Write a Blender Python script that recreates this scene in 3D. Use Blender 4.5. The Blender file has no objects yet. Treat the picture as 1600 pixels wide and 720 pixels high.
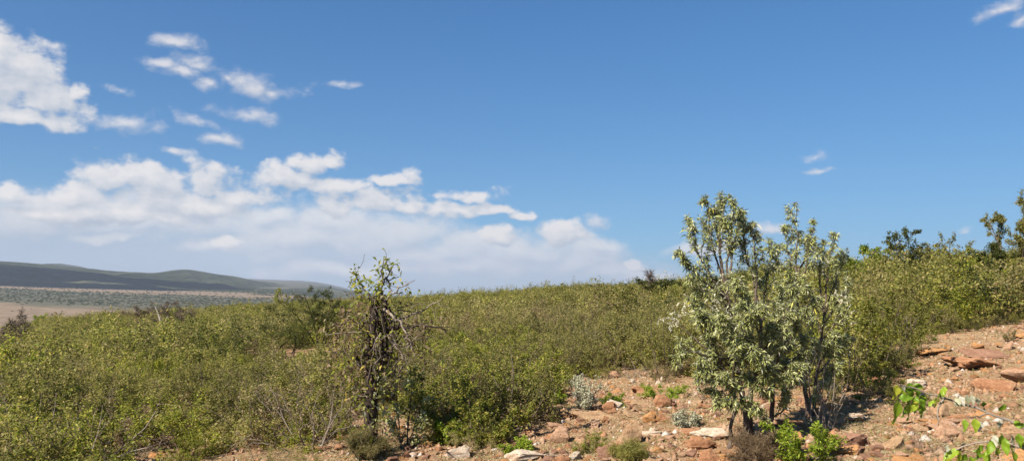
import bpy, bmesh, math, random
import numpy as np
from mathutils import Vector, noise as mnoise

S = bpy.context.scene
COL = S.collection
R = math.radians
rng = np.random.default_rng(11)
random.seed(11)

# ------------------------------------------------------------------ camera
F = 1230.0                       # focal length in photo pixels (1600 wide)
CAM_H = 2.4
PITCH = math.atan(80.0 / F)
CP, SP = math.cos(PITCH), math.sin(PITCH)

def ray(px, py):
    cx, cy = (px - 800.0) / F, (360.0 - py) / F
    v = np.array([cx, CP - cy * SP, SP + cy * CP])
    return v / np.linalg.norm(v)

def project(P):
    """world points (n,3) -> photo pixels and depth"""
    P = np.atleast_2d(np.asarray(P, float))
    x, y, z = P[:, 0], P[:, 1], P[:, 2] - CAM_H
    dep = y * CP + z * SP
    up = -y * SP + z * CP
    dep = np.where(dep < 1e-3, 1e-3, dep)
    return 800 + F * x / dep, 360 - F * up / dep, dep

# ------------------------------------------------------------------ terrain
def _hash(ix, iy, seed):
    h = (ix.astype(np.int64) * 374761393 + iy.astype(np.int64) * 668265263 + seed * 974634777) & 0x7fffffff
    h = ((h ^ (h >> 13)) * 1274126177) & 0x7fffffff
    return ((h ^ (h >> 16)) & 0xffff) / 65535.0

def vnoise(x, y, seed=0):
    x = np.asarray(x, float); y = np.asarray(y, float)
    ix, iy = np.floor(x), np.floor(y)
    fx, fy = x - ix, y - iy
    fx = fx * fx * (3 - 2 * fx); fy = fy * fy * (3 - 2 * fy)
    a = _hash(ix, iy, seed); b = _hash(ix + 1, iy, seed)
    c = _hash(ix, iy + 1, seed); d = _hash(ix + 1, iy + 1, seed)
    return (a * (1 - fx) + b * fx) * (1 - fy) + (c * (1 - fx) + d * fx) * fy - 0.5

def fbm(x, y, octv=4, seed=0):
    s, a = 0.0, 1.0
    for o in range(octv):
        s = s + a * vnoise(x * 2 ** o + 17.3 * o, y * 2 ** o - 9.1 * o, seed + o)
        a *= 0.5
    return s

def ground_h(x, y):
    x = np.asarray(x, float); y = np.asarray(y, float)
    r = np.hypot(x, y)
    z = 0.075 * x - 0.012 * y
    z = np.where(x < -18, 0.075 * -18 + (x + 18) * 0.069 - 0.012 * y, z)
    z = np.where(x > 60, 0.075 * 60 + (x - 60) * 0.045 - 0.012 * y, z)
    d = (-(x + 39) * 0.884 - (y - 60) * 0.467)
    d = np.clip(d + 3, 0, None); z = z - 0.03 * d ** 2 / (1 + d / 25.0)
    z = z - 0.0006 * np.clip(r - 190, 0, None) ** 2
    z = z + 1.35 * np.clip((r - 50) / 90, 0, 1) * np.clip((-x - 4) / 30, 0, 1) * (y > 0)
    near = np.exp(-r / 70.0)
    z = z + 0.16 * fbm(x / 5.0, y / 5.0, 3, 3) * near + 0.05 * vnoise(x / 0.7, y / 0.7, 8) * near
    z = z + 0.9 * fbm(x / 40.0, y / 40.0, 2, 5) * np.clip((r - 40) / 60, 0, 1)
    return np.maximum(z, -260.0)

def gh(x, y):
    return float(ground_h(np.array([x]), np.array([y]))[0])

_T = np.geomspace(1.5, 420, 2600)
def on_ground(px, py):
    v = ray(px, py)
    X, Y, Z = v[0] * _T, v[1] * _T, CAM_H + v[2] * _T
    g = Z - ground_h(X, Y)
    i = np.nonzero(g < 0)[0]
    if len(i) == 0:
        return None
    k = i[0]
    return Vector((X[k], Y[k], gh(X[k], Y[k])))

def at_depth(px, py, dep):
    v = ray(px, py); fwd = np.array([0, CP, SP])
    t = dep / float(v @ fwd)
    return Vector((v[0] * t, v[1] * t, CAM_H + v[2] * t))

def m_per_px(P):
    return project([P])[2][0] / F

# ------------------------------------------------------------------ mesh helpers
def mk_mesh(name, V, quads=None, tris=None, mat=None, smooth=False):
    me = bpy.data.meshes.new(name)
    V = np.asarray(V, np.float32).reshape(-1, 3)
    nq = 0 if quads is None else len(quads)
    nt = 0 if tris is None else len(tris)
    me.vertices.add(len(V)); me.vertices.foreach_set('co', V.ravel())
    loops = []; starts = []
    if nq:
        loops.append(np.asarray(quads, np.int32).ravel()); starts.append(np.arange(nq, dtype=np.int32) * 4)
    if nt:
        loops.append(np.asarray(tris, np.int32).ravel()); starts.append(nq * 4 + np.arange(nt, dtype=np.int32) * 3)
    L = np.concatenate(loops)
    me.loops.add(len(L)); me.loops.foreach_set('vertex_index', L)
    st = np.concatenate(starts)
    me.polygons.add(len(st)); me.polygons.foreach_set('loop_start', st)
    me.update(calc_edges=True)
    if smooth:
        me.polygons.foreach_set('use_smooth', np.ones(len(st), bool))
    me.validate()
    if mat is not None:
        me.materials.append(mat)
    return me

class Buf:
    def __init__(s):
        s.v = []; s.q = []; s.t = []; s.n = 0
    def add(s, V, q=None, t=None):
        V = np.asarray(V, float).reshape(-1, 3)
        if q is not None and len(q): s.q.append(np.asarray(q) + s.n)
        if t is not None and len(t): s.t.append(np.asarray(t) + s.n)
        s.v.append(V); s.n += len(V)
    def mesh(s, name, mat=None, smooth=False):
        return mk_mesh(name, np.concatenate(s.v), np.concatenate(s.q) if s.q else None,
                       np.concatenate(s.t) if s.t else None, mat, smooth)

def tube(buf, pts, rad, sides=5):
    pts = np.asarray(pts, float); n = len(pts)
    tan = np.gradient(pts, axis=0); tan /= (np.linalg.norm(tan, axis=1, keepdims=True) + 1e-9)
    ref = np.array([0.31, 0.17, 0.93]) if abs(tan[0][2]) < 0.85 else np.array([0.93, 0.31, 0.17])
    a = np.cross(tan, ref); a /= (np.linalg.norm(a, axis=1, keepdims=True) + 1e-9)
    b = np.cross(tan, a)
    th = np.arange(sides) * 2 * math.pi / sides
    rr = np.asarray(rad, float).reshape(n, 1, 1)
    V = pts[:, None, :] + rr * (np.cos(th)[None, :, None] * a[:, None, :] + np.sin(th)[None, :, None] * b[:, None, :])
    i = np.arange(n - 1)[:, None] * sides; j = np.arange(sides)[None, :]; k = (j + 1) % sides
    q = np.stack([i + j, i + k, i + sides + k, i + sides + j], -1).reshape(-1, 4)
    buf.add(V.reshape(-1, 3), q)

def unit(a):
    return a / (np.linalg.norm(a, axis=-1, keepdims=True) + 1e-9)

def leaf_quads(buf, P, D, L, W, rg, fold=0.18, droop=0.1):
    """many leaves at once: rhombus with a bent midrib, each its own island"""
    n = len(P); D = unit(unit(D) * np.array([1, 1, 0.7]))
    up = unit(np.array([0, 0, 1.0]) + rg.normal(0, 0.55, (n, 3)))
    Sd = unit(np.cross(D, up)); N = np.cross(Sd, D)
    L = np.asarray(L).reshape(-1, 1) * np.ones((n, 1)); W = np.asarray(W).reshape(-1, 1) * np.ones((n, 1))
    base = P
    mid = P + D * L * 0.45
    l = mid + Sd * W * 0.5 + N * L * fold * 0.5
    r = mid - Sd * W * 0.5 + N * L * fold * 0.5
    tip = P + D * L - np.array([0, 0, 1.0]) * L * droop
    V = np.stack([base, l, tip, r], 1).reshape(-1, 3)
    q = np.arange(n * 4).reshape(-1, 4)
    buf.add(V, q)

def perp_dir(rg, d, ang):
    d = d / (np.linalg.norm(d) + 1e-9)
    r = rg.normal(0, 1, 3); r -= d * (r @ d); r /= (np.linalg.norm(r) + 1e-9)
    return d * math.cos(ang) + r * math.sin(ang)

class Plant:
    def __init__(s, seed):
        s.rg = np.random.default_rng(seed); s.br = []; s.an = []
    def branch(s, p, d, L, r, lv, spec):
        sp = spec[lv]; rg = s.rg; n = sp.get('seg', 4)
        pts = [np.array(p, float)]; d = np.array(d, float); d /= np.linalg.norm(d)
        for i in range(n):
            d = d + rg.normal(0, sp.get('jit', 0.2), 3) + np.array([0, 0, sp.get('up', 0.0)])
            d /= np.linalg.norm(d)
            pts.append(pts[-1] + d * L / n)
        s.follow(np.array(pts), r, lv, spec)
    def follow(s, pts, r, lv, spec, r_end=0.35):
        sp = spec[lv]; rg = s.rg; n = len(pts) - 1
        s.br.append((pts, np.linspace(r, r * r_end, n + 1)))
        Ltot = float(np.sum(np.linalg.norm(np.diff(pts, axis=0), axis=1)))
        def at(t):
            f = min(t * n, n - 1e-6); i = int(f)
            return pts[i] + (pts[i + 1] - pts[i]) * (f - i), unit(pts[i + 1] - pts[i])
        if lv + 1 < len(spec):
            c = sp['n'] if not isinstance(sp['n'], tuple) else int(rg.integers(sp['n'][0], sp['n'][1] + 1))
            for k in range(c):
                t = sp.get('t0', 0.3) + (1 - sp.get('t0', 0.3)) * ((k + rg.random()) / c)
                q, dd = at(t)
                ang = rg.uniform(*sp.get('ang', (0.5, 1.0)))
                cd = perp_dir(rg, dd, ang)
                ln = rg.uniform(*sp['len']) if 'len' in sp else Ltot * rg.uniform(*sp.get('ratio', (0.35, 0.6)))
                ln *= 1.0 - sp.get('taper', 0.35) * t
                s.branch(q, cd, ln, max(r * (1 - 0.6 * t) * sp.get('rr', 0.5), 0.0025), lv + 1, spec)
        m = sp.get('leaf', 0)
        if m:
            for k in range(m):
                t = sp.get('lt0', 0.15) + (1 - sp.get('lt0', 0.15)) * ((k + rg.random()) / m)
                q, dd = at(min(t, 1.0))
                s.an.append((q, dd))
    def stems_mesh(s, name, mat, base_sides=6, rmin=0.0):
        b = Buf()
        for pts, rad in s.br:
            if rad[0] < rmin: continue
            tube(b, pts, rad, base_sides if rad[0] > 0.03 else (4 if rad[0] > 0.008 else 3))
        return b.mesh(name, mat, True)
    def leaves_mesh(s, name, mat, per, L, W, spread=0.9, off=0.02, droop=0.1, upb=0.2, keep=1.0):
        rg = s.rg; b = Buf()
        P = np.array([a[0] for a in s.an]); D = np.array([a[1] for a in s.an])
        if keep < 1.0:
            m = rg.random(len(P)) < keep; P, D = P[m], D[m]
        P = np.repeat(P, per, 0); D = np.repeat(D, per, 0); n = len(P)
        D = unit(D * (1.2 - spread) + rg.normal(0, spread, (n, 3)) + np.array([0, 0, upb]))
        P = P + rg.normal(0, off, (n, 3))
        leaf_quads(b, P, D, rg.uniform(L * 0.5, L * 1.3, n), rg.uniform(W * 0.7, W * 1.2, n), rg, droop=droop)
        return b.mesh(name, mat)

# ------------------------------------------------------------------ objects
def obj(name, me, parent=None, loc=None):
    o = bpy.data.objects.new(name, me); COL.objects.link(o)
    if parent is not None: o.parent = parent
    if loc is not None: o.location = loc
    return o

def tag(o, label, cat, group=None):
    o['label'] = label; o['category'] = cat
    if group: o['group'] = group
    return o

def thing(name, label, cat, loc, rz=0.0, sc=1.0, group=None):
    o = bpy.data.objects.new(name, None); COL.objects.link(o)
    o.location = loc; o.rotation_euler = (0, 0, rz); o.empty_display_size = 0.2
    o.scale = (sc, sc, sc) if not isinstance(sc, tuple) else sc
    return tag(o, label, cat, group)

def kind(o, k):
    o['kind'] = k; return o

# ------------------------------------------------------------------ materials
def new_mat(name):
    m = bpy.data.materials.new(name); m.use_nodes = True
    nt = m.node_tree; nt.nodes.clear()
    return m, nt

def nd(nt, typ, **kw):
    n = nt.nodes.new(typ)
    for k, v in kw.items():
        if k.startswith('i_'):
            n.inputs[k[2:]].default_value = v
        else:
            setattr(n, k, v)
    return n

def ramp(nt, stops, interp='LINEAR'):
    n = nt.nodes.new('ShaderNodeValToRGB'); cr = n.color_ramp; cr.interpolation = interp
    while len(cr.elements) > 1: cr.elements.remove(cr.elements[-1])
    cr.elements[0].position = stops[0][0]; cr.elements[0].color = (*stops[0][1], 1)
    for p, c in stops[1:]:
        e = cr.elements.new(p); e.color = (*c, 1)
    return n

def leaf_mat(name, stops, trans=0.48, gloss=0.012, var=0.22, patch=0.0, back=None, mul=1.0):
    m, nt = new_mat(name); ln = nt.links.new
    geo = nd(nt, 'ShaderNodeNewGeometry'); oi = nd(nt, 'ShaderNodeObjectInfo')
    cr = ramp(nt, [(p, (min(c[0] * 1.75 * mul, 0.56), min(c[1] * 1.62 * mul, 0.52), min(c[2] * 1.45 * mul, 0.42))) for p, c in stops]); ln(geo.outputs['Random Per Island'], cr.inputs[0])
    mr = nd(nt, 'ShaderNodeMapRange'); mr.inputs['To Min'].default_value = 1 - var; mr.inputs['To Max'].default_value = 1 + var
    ln(oi.outputs['Random'], mr.inputs['Value'])
    hs = nd(nt, 'ShaderNodeHueSaturation'); ln(cr.outputs[0], hs.inputs['Color']); ln(mr.outputs[0], hs.inputs['Value'])
    col = hs.outputs[0]
    if patch:
        nz = nd(nt, 'ShaderNodeTexNoise', i_Scale=0.055, i_Detail=2.0); ln(oi.outputs['Location'], nz.inputs['Vector'])
        mr2 = nd(nt, 'ShaderNodeMapRange'); mr2.inputs['From Min'].default_value = 0.35; mr2.inputs['From Max'].default_value = 0.65
        mr2.inputs['To Min'].default_value = 0.0; mr2.inputs['To Max'].default_value = patch
        ln(nz.outputs['Fac'], mr2.inputs['Value'])
        mx = nd(nt, 'ShaderNodeMix', data_type='RGBA'); ln(mr2.outputs[0], mx.inputs['Factor'])
        ln(col, mx.inputs['A']); mx.inputs['B'].default_value = (0.245, 0.215, 0.080, 1); col = mx.outputs['Result']
    if back is not None:
        mx = nd(nt, 'ShaderNodeMix', data_type='RGBA'); ln(geo.outputs['Backfacing'], mx.inputs['Factor'])
        ln(col, mx.inputs['A']); mx.inputs['B'].default_value = (*back, 1); col = mx.outputs['Result']
    df = nd(nt, 'ShaderNodeBsdfDiffuse'); tr = nd(nt, 'ShaderNodeBsdfTranslucent')
    gl = nd(nt, 'ShaderNodeBsdfGlossy', i_Roughness=0.6); gl.inputs['Color'].default_value = (1, 1, 1, 1)
    ln(col, df.inputs[0]); ln(col, tr.inputs[0])
    m1 = nd(nt, 'ShaderNodeMixShader', i_Fac=trans); ln(df.outputs[0], m1.inputs[1]); ln(tr.outputs[0], m1.inputs[2])
    m2 = nd(nt, 'ShaderNodeMixShader', i_Fac=gloss); ln(m1.outputs[0], m2.inputs[1]); ln(gl.outputs[0], m2.inputs[2])
    out = nd(nt, 'ShaderNodeOutputMaterial'); ln(m2.outputs[0], out.inputs[0])
    return m

def bark_mat(name, c1, c2, scale=18.0, var=0.25):
    m, nt = new_mat(name); ln = nt.links.new
    tc = nd(nt, 'ShaderNodeTexCoord'); mp = nd(nt, 'ShaderNodeMapping'); mp.inputs['Scale'].default_value = (1, 1, 0.18)
    ln(tc.outputs['Object'], mp.inputs['Vector'])
    nz = nd(nt, 'ShaderNodeTexNoise', i_Scale=scale, i_Detail=5.0, i_Roughness=0.65); ln(mp.outputs[0], nz.inputs['Vector'])
    cr = ramp(nt, [(0.32, c1), (0.68, c2)]); ln(nz.outputs['Fac'], cr.inputs[0])
    oi = nd(nt, 'ShaderNodeObjectInfo'); mr = nd(nt, 'ShaderNodeMapRange')
    mr.inputs['To Min'].default_value = 1 - var; mr.inputs['To Max'].default_value = 1 + var
    ln(oi.outputs['Random'], mr.inputs['Value'])
    hs = nd(nt, 'ShaderNodeHueSaturation'); ln(cr.outputs[0], hs.inputs['Color']); ln(mr.outputs[0], hs.inputs['Value'])
    bp = nd(nt, 'ShaderNodeBump', i_Strength=0.7, i_Distance=0.02); ln(nz.outputs['Fac'], bp.inputs['Height'])
    bs = nd(nt, 'ShaderNodeBsdfDiffuse'); ln(hs.outputs[0], bs.inputs[0]); ln(bp.outputs[0], bs.inputs['Normal'])
    out = nd(nt, 'ShaderNodeOutputMaterial'); ln(bs.outputs[0], out.inputs[0])
    return m

def rock_mat(name, ca, cb, cc, band=0.5):
    mixc = lambda c, f=0.3: tuple(0.94 * (a_ * (1 - f) + b_ * f) * w_ for a_, b_, w_ in zip(c, (0.38, 0.235, 0.125), (1.03, 0.99, 0.88)))
    ca, cb, cc = mixc(ca), mixc(cb), mixc(cc)
    m, nt = new_mat(name); ln = nt.links.new
    tc = nd(nt, 'ShaderNodeTexCoord'); oi = nd(nt, 'ShaderNodeObjectInfo')
    off = nd(nt, 'ShaderNodeVectorMath', operation='ADD'); ln(tc.outputs['Object'], off.inputs[0])
    sc = nd(nt, 'ShaderNodeVectorMath', operation='SCALE'); sc.inputs[3].default_value = 0.37; ln(oi.outputs['Location'], sc.inputs[0])
    ln(sc.outputs[0], off.inputs[1])
    mp = nd(nt, 'ShaderNodeMapping'); mp.inputs['Scale'].default_value = (1, 1, 3.0); mp.inputs['Rotation'].default_value = (0.5, 0.3, 0)
    ln(off.outputs[0], mp.inputs['Vector'])
    n1 = nd(nt, 'ShaderNodeTexNoise', i_Scale=4.0, i_Detail=6.0, i_Roughness=0.62); ln(mp.outputs[0], n1.inputs['Vector'])
    n2 = nd(nt, 'ShaderNodeTexNoise', i_Scale=26.0, i_Detail=5.0, i_Roughness=0.7); ln(off.outputs[0], n2.inputs['Vector'])
    cr = ramp(nt, [(0.33, ca), (0.5, cb), (0.68, cc)]); ln(n1.outputs['Fac'], cr.inputs[0])
    mr = nd(nt, 'ShaderNodeMapRange'); mr.inputs['From Min'].default_value = 0.3; mr.inputs['From Max'].default_value = 0.7
    mr.inputs['To Min'].default_value = 0.62; mr.inputs['To Max'].default_value = 1.28
    ln(n2.outputs['Fac'], mr.inputs['Value'])
    hs = nd(nt, 'ShaderNodeHueSaturation'); ln(cr.outputs[0], hs.inputs['Color']); ln(mr.outputs[0], hs.inputs['Value'])
    ad = nd(nt, 'ShaderNodeMath', operation='ADD'); ln(n1.outputs['Fac'], ad.inputs[0]); ln(n2.outputs['Fac'], ad.inputs[1])
    bp = nd(nt, 'ShaderNodeBump', i_Strength=0.8, i_Distance=0.03); ln(ad.outputs[0], bp.inputs['Height'])
    bs = nd(nt, 'ShaderNodeBsdfDiffuse', i_Roughness=0.6); ln(hs.outputs[0], bs.inputs[0]); ln(bp.outputs[0], bs.inputs['Normal'])
    out = nd(nt, 'ShaderNodeOutputMaterial'); ln(bs.outputs[0], out.inputs[0])
    return m

OLIVE = [(0.0, (0.070, 0.085, 0.014)), (0.35, (0.135, 0.150, 0.026)), (0.6, (0.190, 0.190, 0.042)),
         (0.82, (0.245, 0.225, 0.065)), (0.94, (0.270, 0.220, 0.085)), (1.0, (0.27, 0.19, 0.095))]
LIME = [(0.0, (0.075, 0.105, 0.012)), (0.4, (0.150, 0.185, 0.020)), (0.75, (0.225, 0.245, 0.032)),
        (0.93, (0.33, 0.29, 0.055)), (1.0, (0.42, 0.28, 0.06))]
DUSTY = [(0.0, (0.085, 0.088, 0.030)), (0.4, (0.165, 0.158, 0.056)), (0.7, (0.225, 0.200, 0.080)),
         (1.0, (0.26, 0.205, 0.11))]
DARK = [(0.0, (0.035, 0.050, 0.013)), (0.6, (0.075, 0.098, 0.022)), (0.92, (0.125, 0.140, 0.032)), (1.0, (0.18, 0.16, 0.05))]
GREY = [(0.0, (0.115, 0.138, 0.045)), (0.45, (0.195, 0.222, 0.084)), (0.8, (0.290, 0.305, 0.145)), (0.965, (0.40, 0.40, 0.27)), (0.985, (0.50, 0.32, 0.06)), (1.0, (0.55, 0.30, 0.05))]
SILVER = [(0.0, (0.15, 0.165, 0.11)), (0.6, (0.25, 0.26, 0.18)), (1.0, (0.38, 0.37, 0.28))]
BRIGHT = [(0.0, (0.07, 0.115, 0.010)), (0.5, (0.14, 0.20, 0.018)), (0.9, (0.23, 0.28, 0.030)), (1.0, (0.36, 0.31, 0.06))]
DRY = [(0.0, (0.14, 0.10, 0.06)), (0.6, (0.24, 0.17, 0.10)), (1.0, (0.36, 0.29, 0.18))]
CREAM = [(0.0, (0.36, 0.32, 0.23)), (1.0, (0.60, 0.55, 0.44))]
M = {
    'olive': leaf_mat('olive leaves', OLIVE, patch=0.5, var=0.36, mul=0.95), 'lime': leaf_mat('yellow green leaves', LIME, patch=0.3, var=0.34, mul=0.9),
    'dusty': leaf_mat('dusty leaves', DUSTY, patch=0.4, var=0.34, mul=0.97), 'dark': leaf_mat('dark green leaves', DARK, mul=0.62),
    'grey': leaf_mat('grey green leaves', GREY, back=(0.30, 0.31, 0.20), trans=0.36, gloss=0.0, mul=0.96), 'silver': leaf_mat('silver leaves', SILVER, trans=0.2),
    'bright': leaf_mat('fresh green leaves', BRIGHT, trans=0.4), 'dry': leaf_mat('withered leaves', DRY, mul=0.62),
    'cream': leaf_mat('dry flower heads', CREAM, trans=0.3, gloss=0.0),
    'twig': bark_mat('grey brown twigs', (0.075, 0.055, 0.040), (0.17, 0.13, 0.095)),
    'twigdark': bark_mat('dark bark', (0.020, 0.015, 0.012), (0.075, 0.055, 0.042)),
    'bark': bark_mat('brown bark', (0.075, 0.055, 0.042), (0.20, 0.15, 0.115)),
    'pale': bark_mat('pale bleached wood', (0.26, 0.22, 0.18), (0.48, 0.43, 0.37)),
    'deadwood': bark_mat('weathered dead wood', (0.15, 0.115, 0.085), (0.32, 0.26, 0.20)),
}
RM = {
    'white': rock_mat('white quartz', (0.44, 0.38, 0.33), (0.58, 0.53, 0.48), (0.38, 0.24, 0.17)),
    'tan': rock_mat('tan sandstone', (0.30, 0.20, 0.13), (0.40, 0.28, 0.19), (0.30, 0.165, 0.105)),
    'orange': rock_mat('orange sandstone', (0.38, 0.165, 0.065), (0.45, 0.235, 0.105), (0.33, 0.155, 0.085)),
    'red': rock_mat('rusty red sandstone', (0.24, 0.095, 0.058), (0.33, 0.155, 0.095), (0.38, 0.23, 0.155)),
    'maroon': rock_mat('maroon stone', (0.15, 0.075, 0.066), (0.22, 0.112, 0.098), (0.28, 0.165, 0.14)),
    'pink': rock_mat('pinkish stone', (0.34, 0.20, 0.145), (0.42, 0.27, 0.205), (0.30, 0.165, 0.12)),
}

# ------------------------------------------------------------------ ground
def ground_material():
    m, nt = new_mat('stony soil'); ln = nt.links.new
    tc = nd(nt, 'ShaderNodeTexCoord')
    big = nd(nt, 'ShaderNodeTexNoise', i_Scale=0.55, i_Detail=5.0, i_Roughness=0.6); ln(tc.outputs['Object'], big.inputs['Vector'])
    mid = nd(nt, 'ShaderNodeTexNoise', i_Scale=3.2, i_Detail=6.0, i_Roughness=0.68); ln(tc.outputs['Object'], mid.inputs['Vector'])
    fin = nd(nt, 'ShaderNodeTexNoise', i_Scale=34.0, i_Detail=5.0, i_Roughness=0.75); ln(tc.outputs['Object'], fin.inputs['Vector'])
    c1 = ramp(nt, [(0.35, (0.29, 0.148, 0.076)), (0.5, (0.335, 0.203, 0.116)), (0.66, (0.345, 0.240, 0.140))]); ln(big.outputs['Fac'], c1.inputs[0])
    c2 = ramp(nt, [(0.36, (0.20, 0.105, 0.055)), (0.52, (0.335, 0.212, 0.122)), (0.68, (0.29, 0.235, 0.120))]); ln(mid.outputs['Fac'], c2.inputs[0])
    mx = nd(nt, 'ShaderNodeMix', data_type='RGBA'); mx.inputs['Factor'].default_value = 0.55
    ln(c1.outputs[0], mx.inputs['A']); ln(c2.outputs[0], mx.inputs['B'])
    mr = nd(nt, 'ShaderNodeMapRange'); mr.inputs['From Min'].default_value = 0.3; mr.inputs['From Max'].default_value = 0.7
    mr.inputs['To Min'].default_value = 0.6; mr.inputs['To Max'].default_value = 1.3; ln(fin.outputs['Fac'], mr.inputs['Value'])
    hs = nd(nt, 'ShaderNodeHueSaturation'); ln(mx.outputs['Result'], hs.inputs['Color']); ln(mr.outputs[0], hs.inputs['Value'])
    ad = nd(nt, 'ShaderNodeMath', operation='ADD'); ln(mid.outputs['Fac'], ad.inputs[0]); ln(fin.outputs['Fac'], ad.inputs[1])
    bp = nd(nt, 'ShaderNodeBump', i_Strength=0.9, i_Distance=0.04); ln(ad.outputs[0], bp.inputs['Height'])
    bs = nd(nt, 'ShaderNodeBsdfDiffuse', i_Roughness=0.7); ln(hs.outputs[0], bs.inputs[0]); ln(bp.outputs[0], bs.inputs['Normal'])
    out = nd(nt, 'ShaderNodeOutputMaterial'); ln(bs.outputs[0], out.inputs[0])
    return m

def polar_sheet(name, radii, angs, hfun, mat):
    rr, aa = np.meshgrid(radii, angs, indexing='ij')
    X, Y = rr * np.sin(aa), rr * np.cos(aa)
    Z = hfun(X, Y)
    V = np.stack([X, Y, Z], -1).reshape(-1, 3)
    n, m = rr.shape
    i = np.arange(n - 1)[:, None] * m; j = np.arange(m - 1)[None, :]
    q = np.stack([i + j, i + m + j, i + m + j + 1, i + j + 1], -1).reshape(-1, 4)
    return obj(name, mk_mesh(name, V, q, None, mat, True))

front = np.arange(-46, 46.01, 0.3)
angs = np.radians(np.concatenate([np.arange(-180, -46, 4), front, np.arange(50, 180.1, 4)]))
angs[-1] = math.pi; angs[0] = -math.pi
radii = np.concatenate([[0.01, 0.7], np.geomspace(1.5, 60, 300), np.geomspace(60.5, 800, 70)])
ground = kind(polar_sheet('ground', radii, angs, ground_h, ground_material()), 'structure')

# the plain beyond the crest
def plain_h(x, y):
    az_ = np.clip((np.arctan2(x, y) + 0.262) / 0.16, 0, 1)
    return -420 * az_ * az_ * (3 - 2 * az_) - 130 - 0.038 * x + 5.0 * fbm(x / 700.0, y / 700.0, 3, 21)

def plain_material():
    m, nt = new_mat('dry savanna'); ln = nt.links.new
    tc = nd(nt, 'ShaderNodeTexCoord')
    sp = nd(nt, 'ShaderNodeSeparateXYZ'); ln(tc.outputs['Object'], sp.inputs[0])
    n1 = nd(nt, 'ShaderNodeTexNoise', i_Scale=0.0022, i_Detail=5.0, i_Roughness=0.6); ln(tc.outputs['Object'], n1.inputs['Vector'])
    mp = nd(nt, 'ShaderNodeMath', operation='MULTIPLY_ADD'); ln(n1.outputs['Fac'], mp.inputs[0]); mp.inputs[1].default_value = 900.0; mp.inputs[2].default_value = -450.0
    ad = nd(nt, 'ShaderNodeMath', operation='ADD'); ln(sp.outputs['Y'], ad.inputs[0]); ln(mp.outputs[0], ad.inputs[1])
    mr = nd(nt, 'ShaderNodeMapRange'); mr.inputs['From Min'].default_value = 1000; mr.inputs['From Max'].default_value = 6000
    ln(ad.outputs[0], mr.inputs['Value'])
    tan, bush = (0.235, 0.170, 0.112), (0.105, 0.100, 0.066)
    def f(y): return (y - 1000) / 5000.0
    cr = ramp(nt, [(0, tan), (f(2420), tan), (f(2560), bush), (f(3900), bush), (f(4150), tan), (f(4750), tan), (f(5050), bush), (1, bush)])
    ln(mr.outputs[0], cr.inputs[0])
    n2 = nd(nt, 'ShaderNodeTexNoise', i_Scale=0.02, i_Detail=6.0, i_Roughness=0.7); ln(tc.outputs['Object'], n2.inputs['Vector'])
    m2 = nd(nt, 'ShaderNodeMapRange'); m2.inputs['From Min'].default_value = 0.35; m2.inputs['From Max'].default_value = 0.65
    m2.inputs['To Min'].default_value = 0.7; m2.inputs['To Max'].default_value = 1.2; ln(n2.outputs['Fac'], m2.inputs['Value'])
    hs = nd(nt, 'ShaderNodeHueSaturation'); ln(cr.outputs[0], hs.inputs['Color']); ln(m2.outputs[0], hs.inputs['Value'])
    bs = nd(nt, 'ShaderNodeBsdfDiffuse'); ln(hs.outputs[0], bs.inputs[0])
    out = nd(nt, 'ShaderNodeOutputMaterial'); ln(bs.outputs[0], out.inputs[0])
    return m

plain = kind(polar_sheet('plain', np.geomspace(500, 15500, 90), np.radians(np.arange(-70, 70.1, 1.0)), plain_h, plain_material()), 'structure')

# hills
def hill_material():
    m, nt = new_mat('wooded hillside'); ln = nt.links.new
    tc = nd(nt, 'ShaderNodeTexCoord')
    n1 = nd(nt, 'ShaderNodeTexNoise', i_Scale=0.0016, i_Detail=5.0, i_Roughness=0.6); ln(tc.outputs['Object'], n1.inputs['Vector'])
    n2 = nd(nt, 'ShaderNodeTexNoise', i_Scale=0.022, i_Detail=4.0, i_Roughness=0.7); ln(tc.outputs['Object'], n2.inputs['Vector'])
    c1 = ramp(nt, [(0.36, (0.032, 0.041, 0.022)), (0.52, (0.066, 0.074, 0.038)), (0.68, (0.120, 0.116, 0.064))]); ln(n1.outputs['Fac'], c1.inputs[0])
    mr = nd(nt, 'ShaderNodeMapRange'); mr.inputs['From Min'].default_value = 0.38; mr.inputs['From Max'].default_value = 0.62
    mr.inputs['To Min'].default_value = 0.4; mr.inputs['To Max'].default_value = 1.2; ln(n2.outputs['Fac'], mr.inputs['Value'])
    hs = nd(nt, 'ShaderNodeHueSaturation'); ln(c1.outputs[0], hs.inputs['Color']); ln(mr.outputs[0], hs.inputs['Value'])
    bp = nd(nt, 'ShaderNodeBump', i_Strength=1.0, i_Distance=14.0); ln(n2.outputs['Fac'], bp.inputs['Height'])
    bs = nd(nt, 'ShaderNodeBsdfDiffuse'); ln(hs.outputs[0], bs.inputs[0]); ln(bp.outputs[0], bs.inputs['Normal'])
    out = nd(nt, 'ShaderNodeOutputMaterial'); ln(bs.outputs[0], out.inputs[0])
    return m
HM = hill_material()

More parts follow.
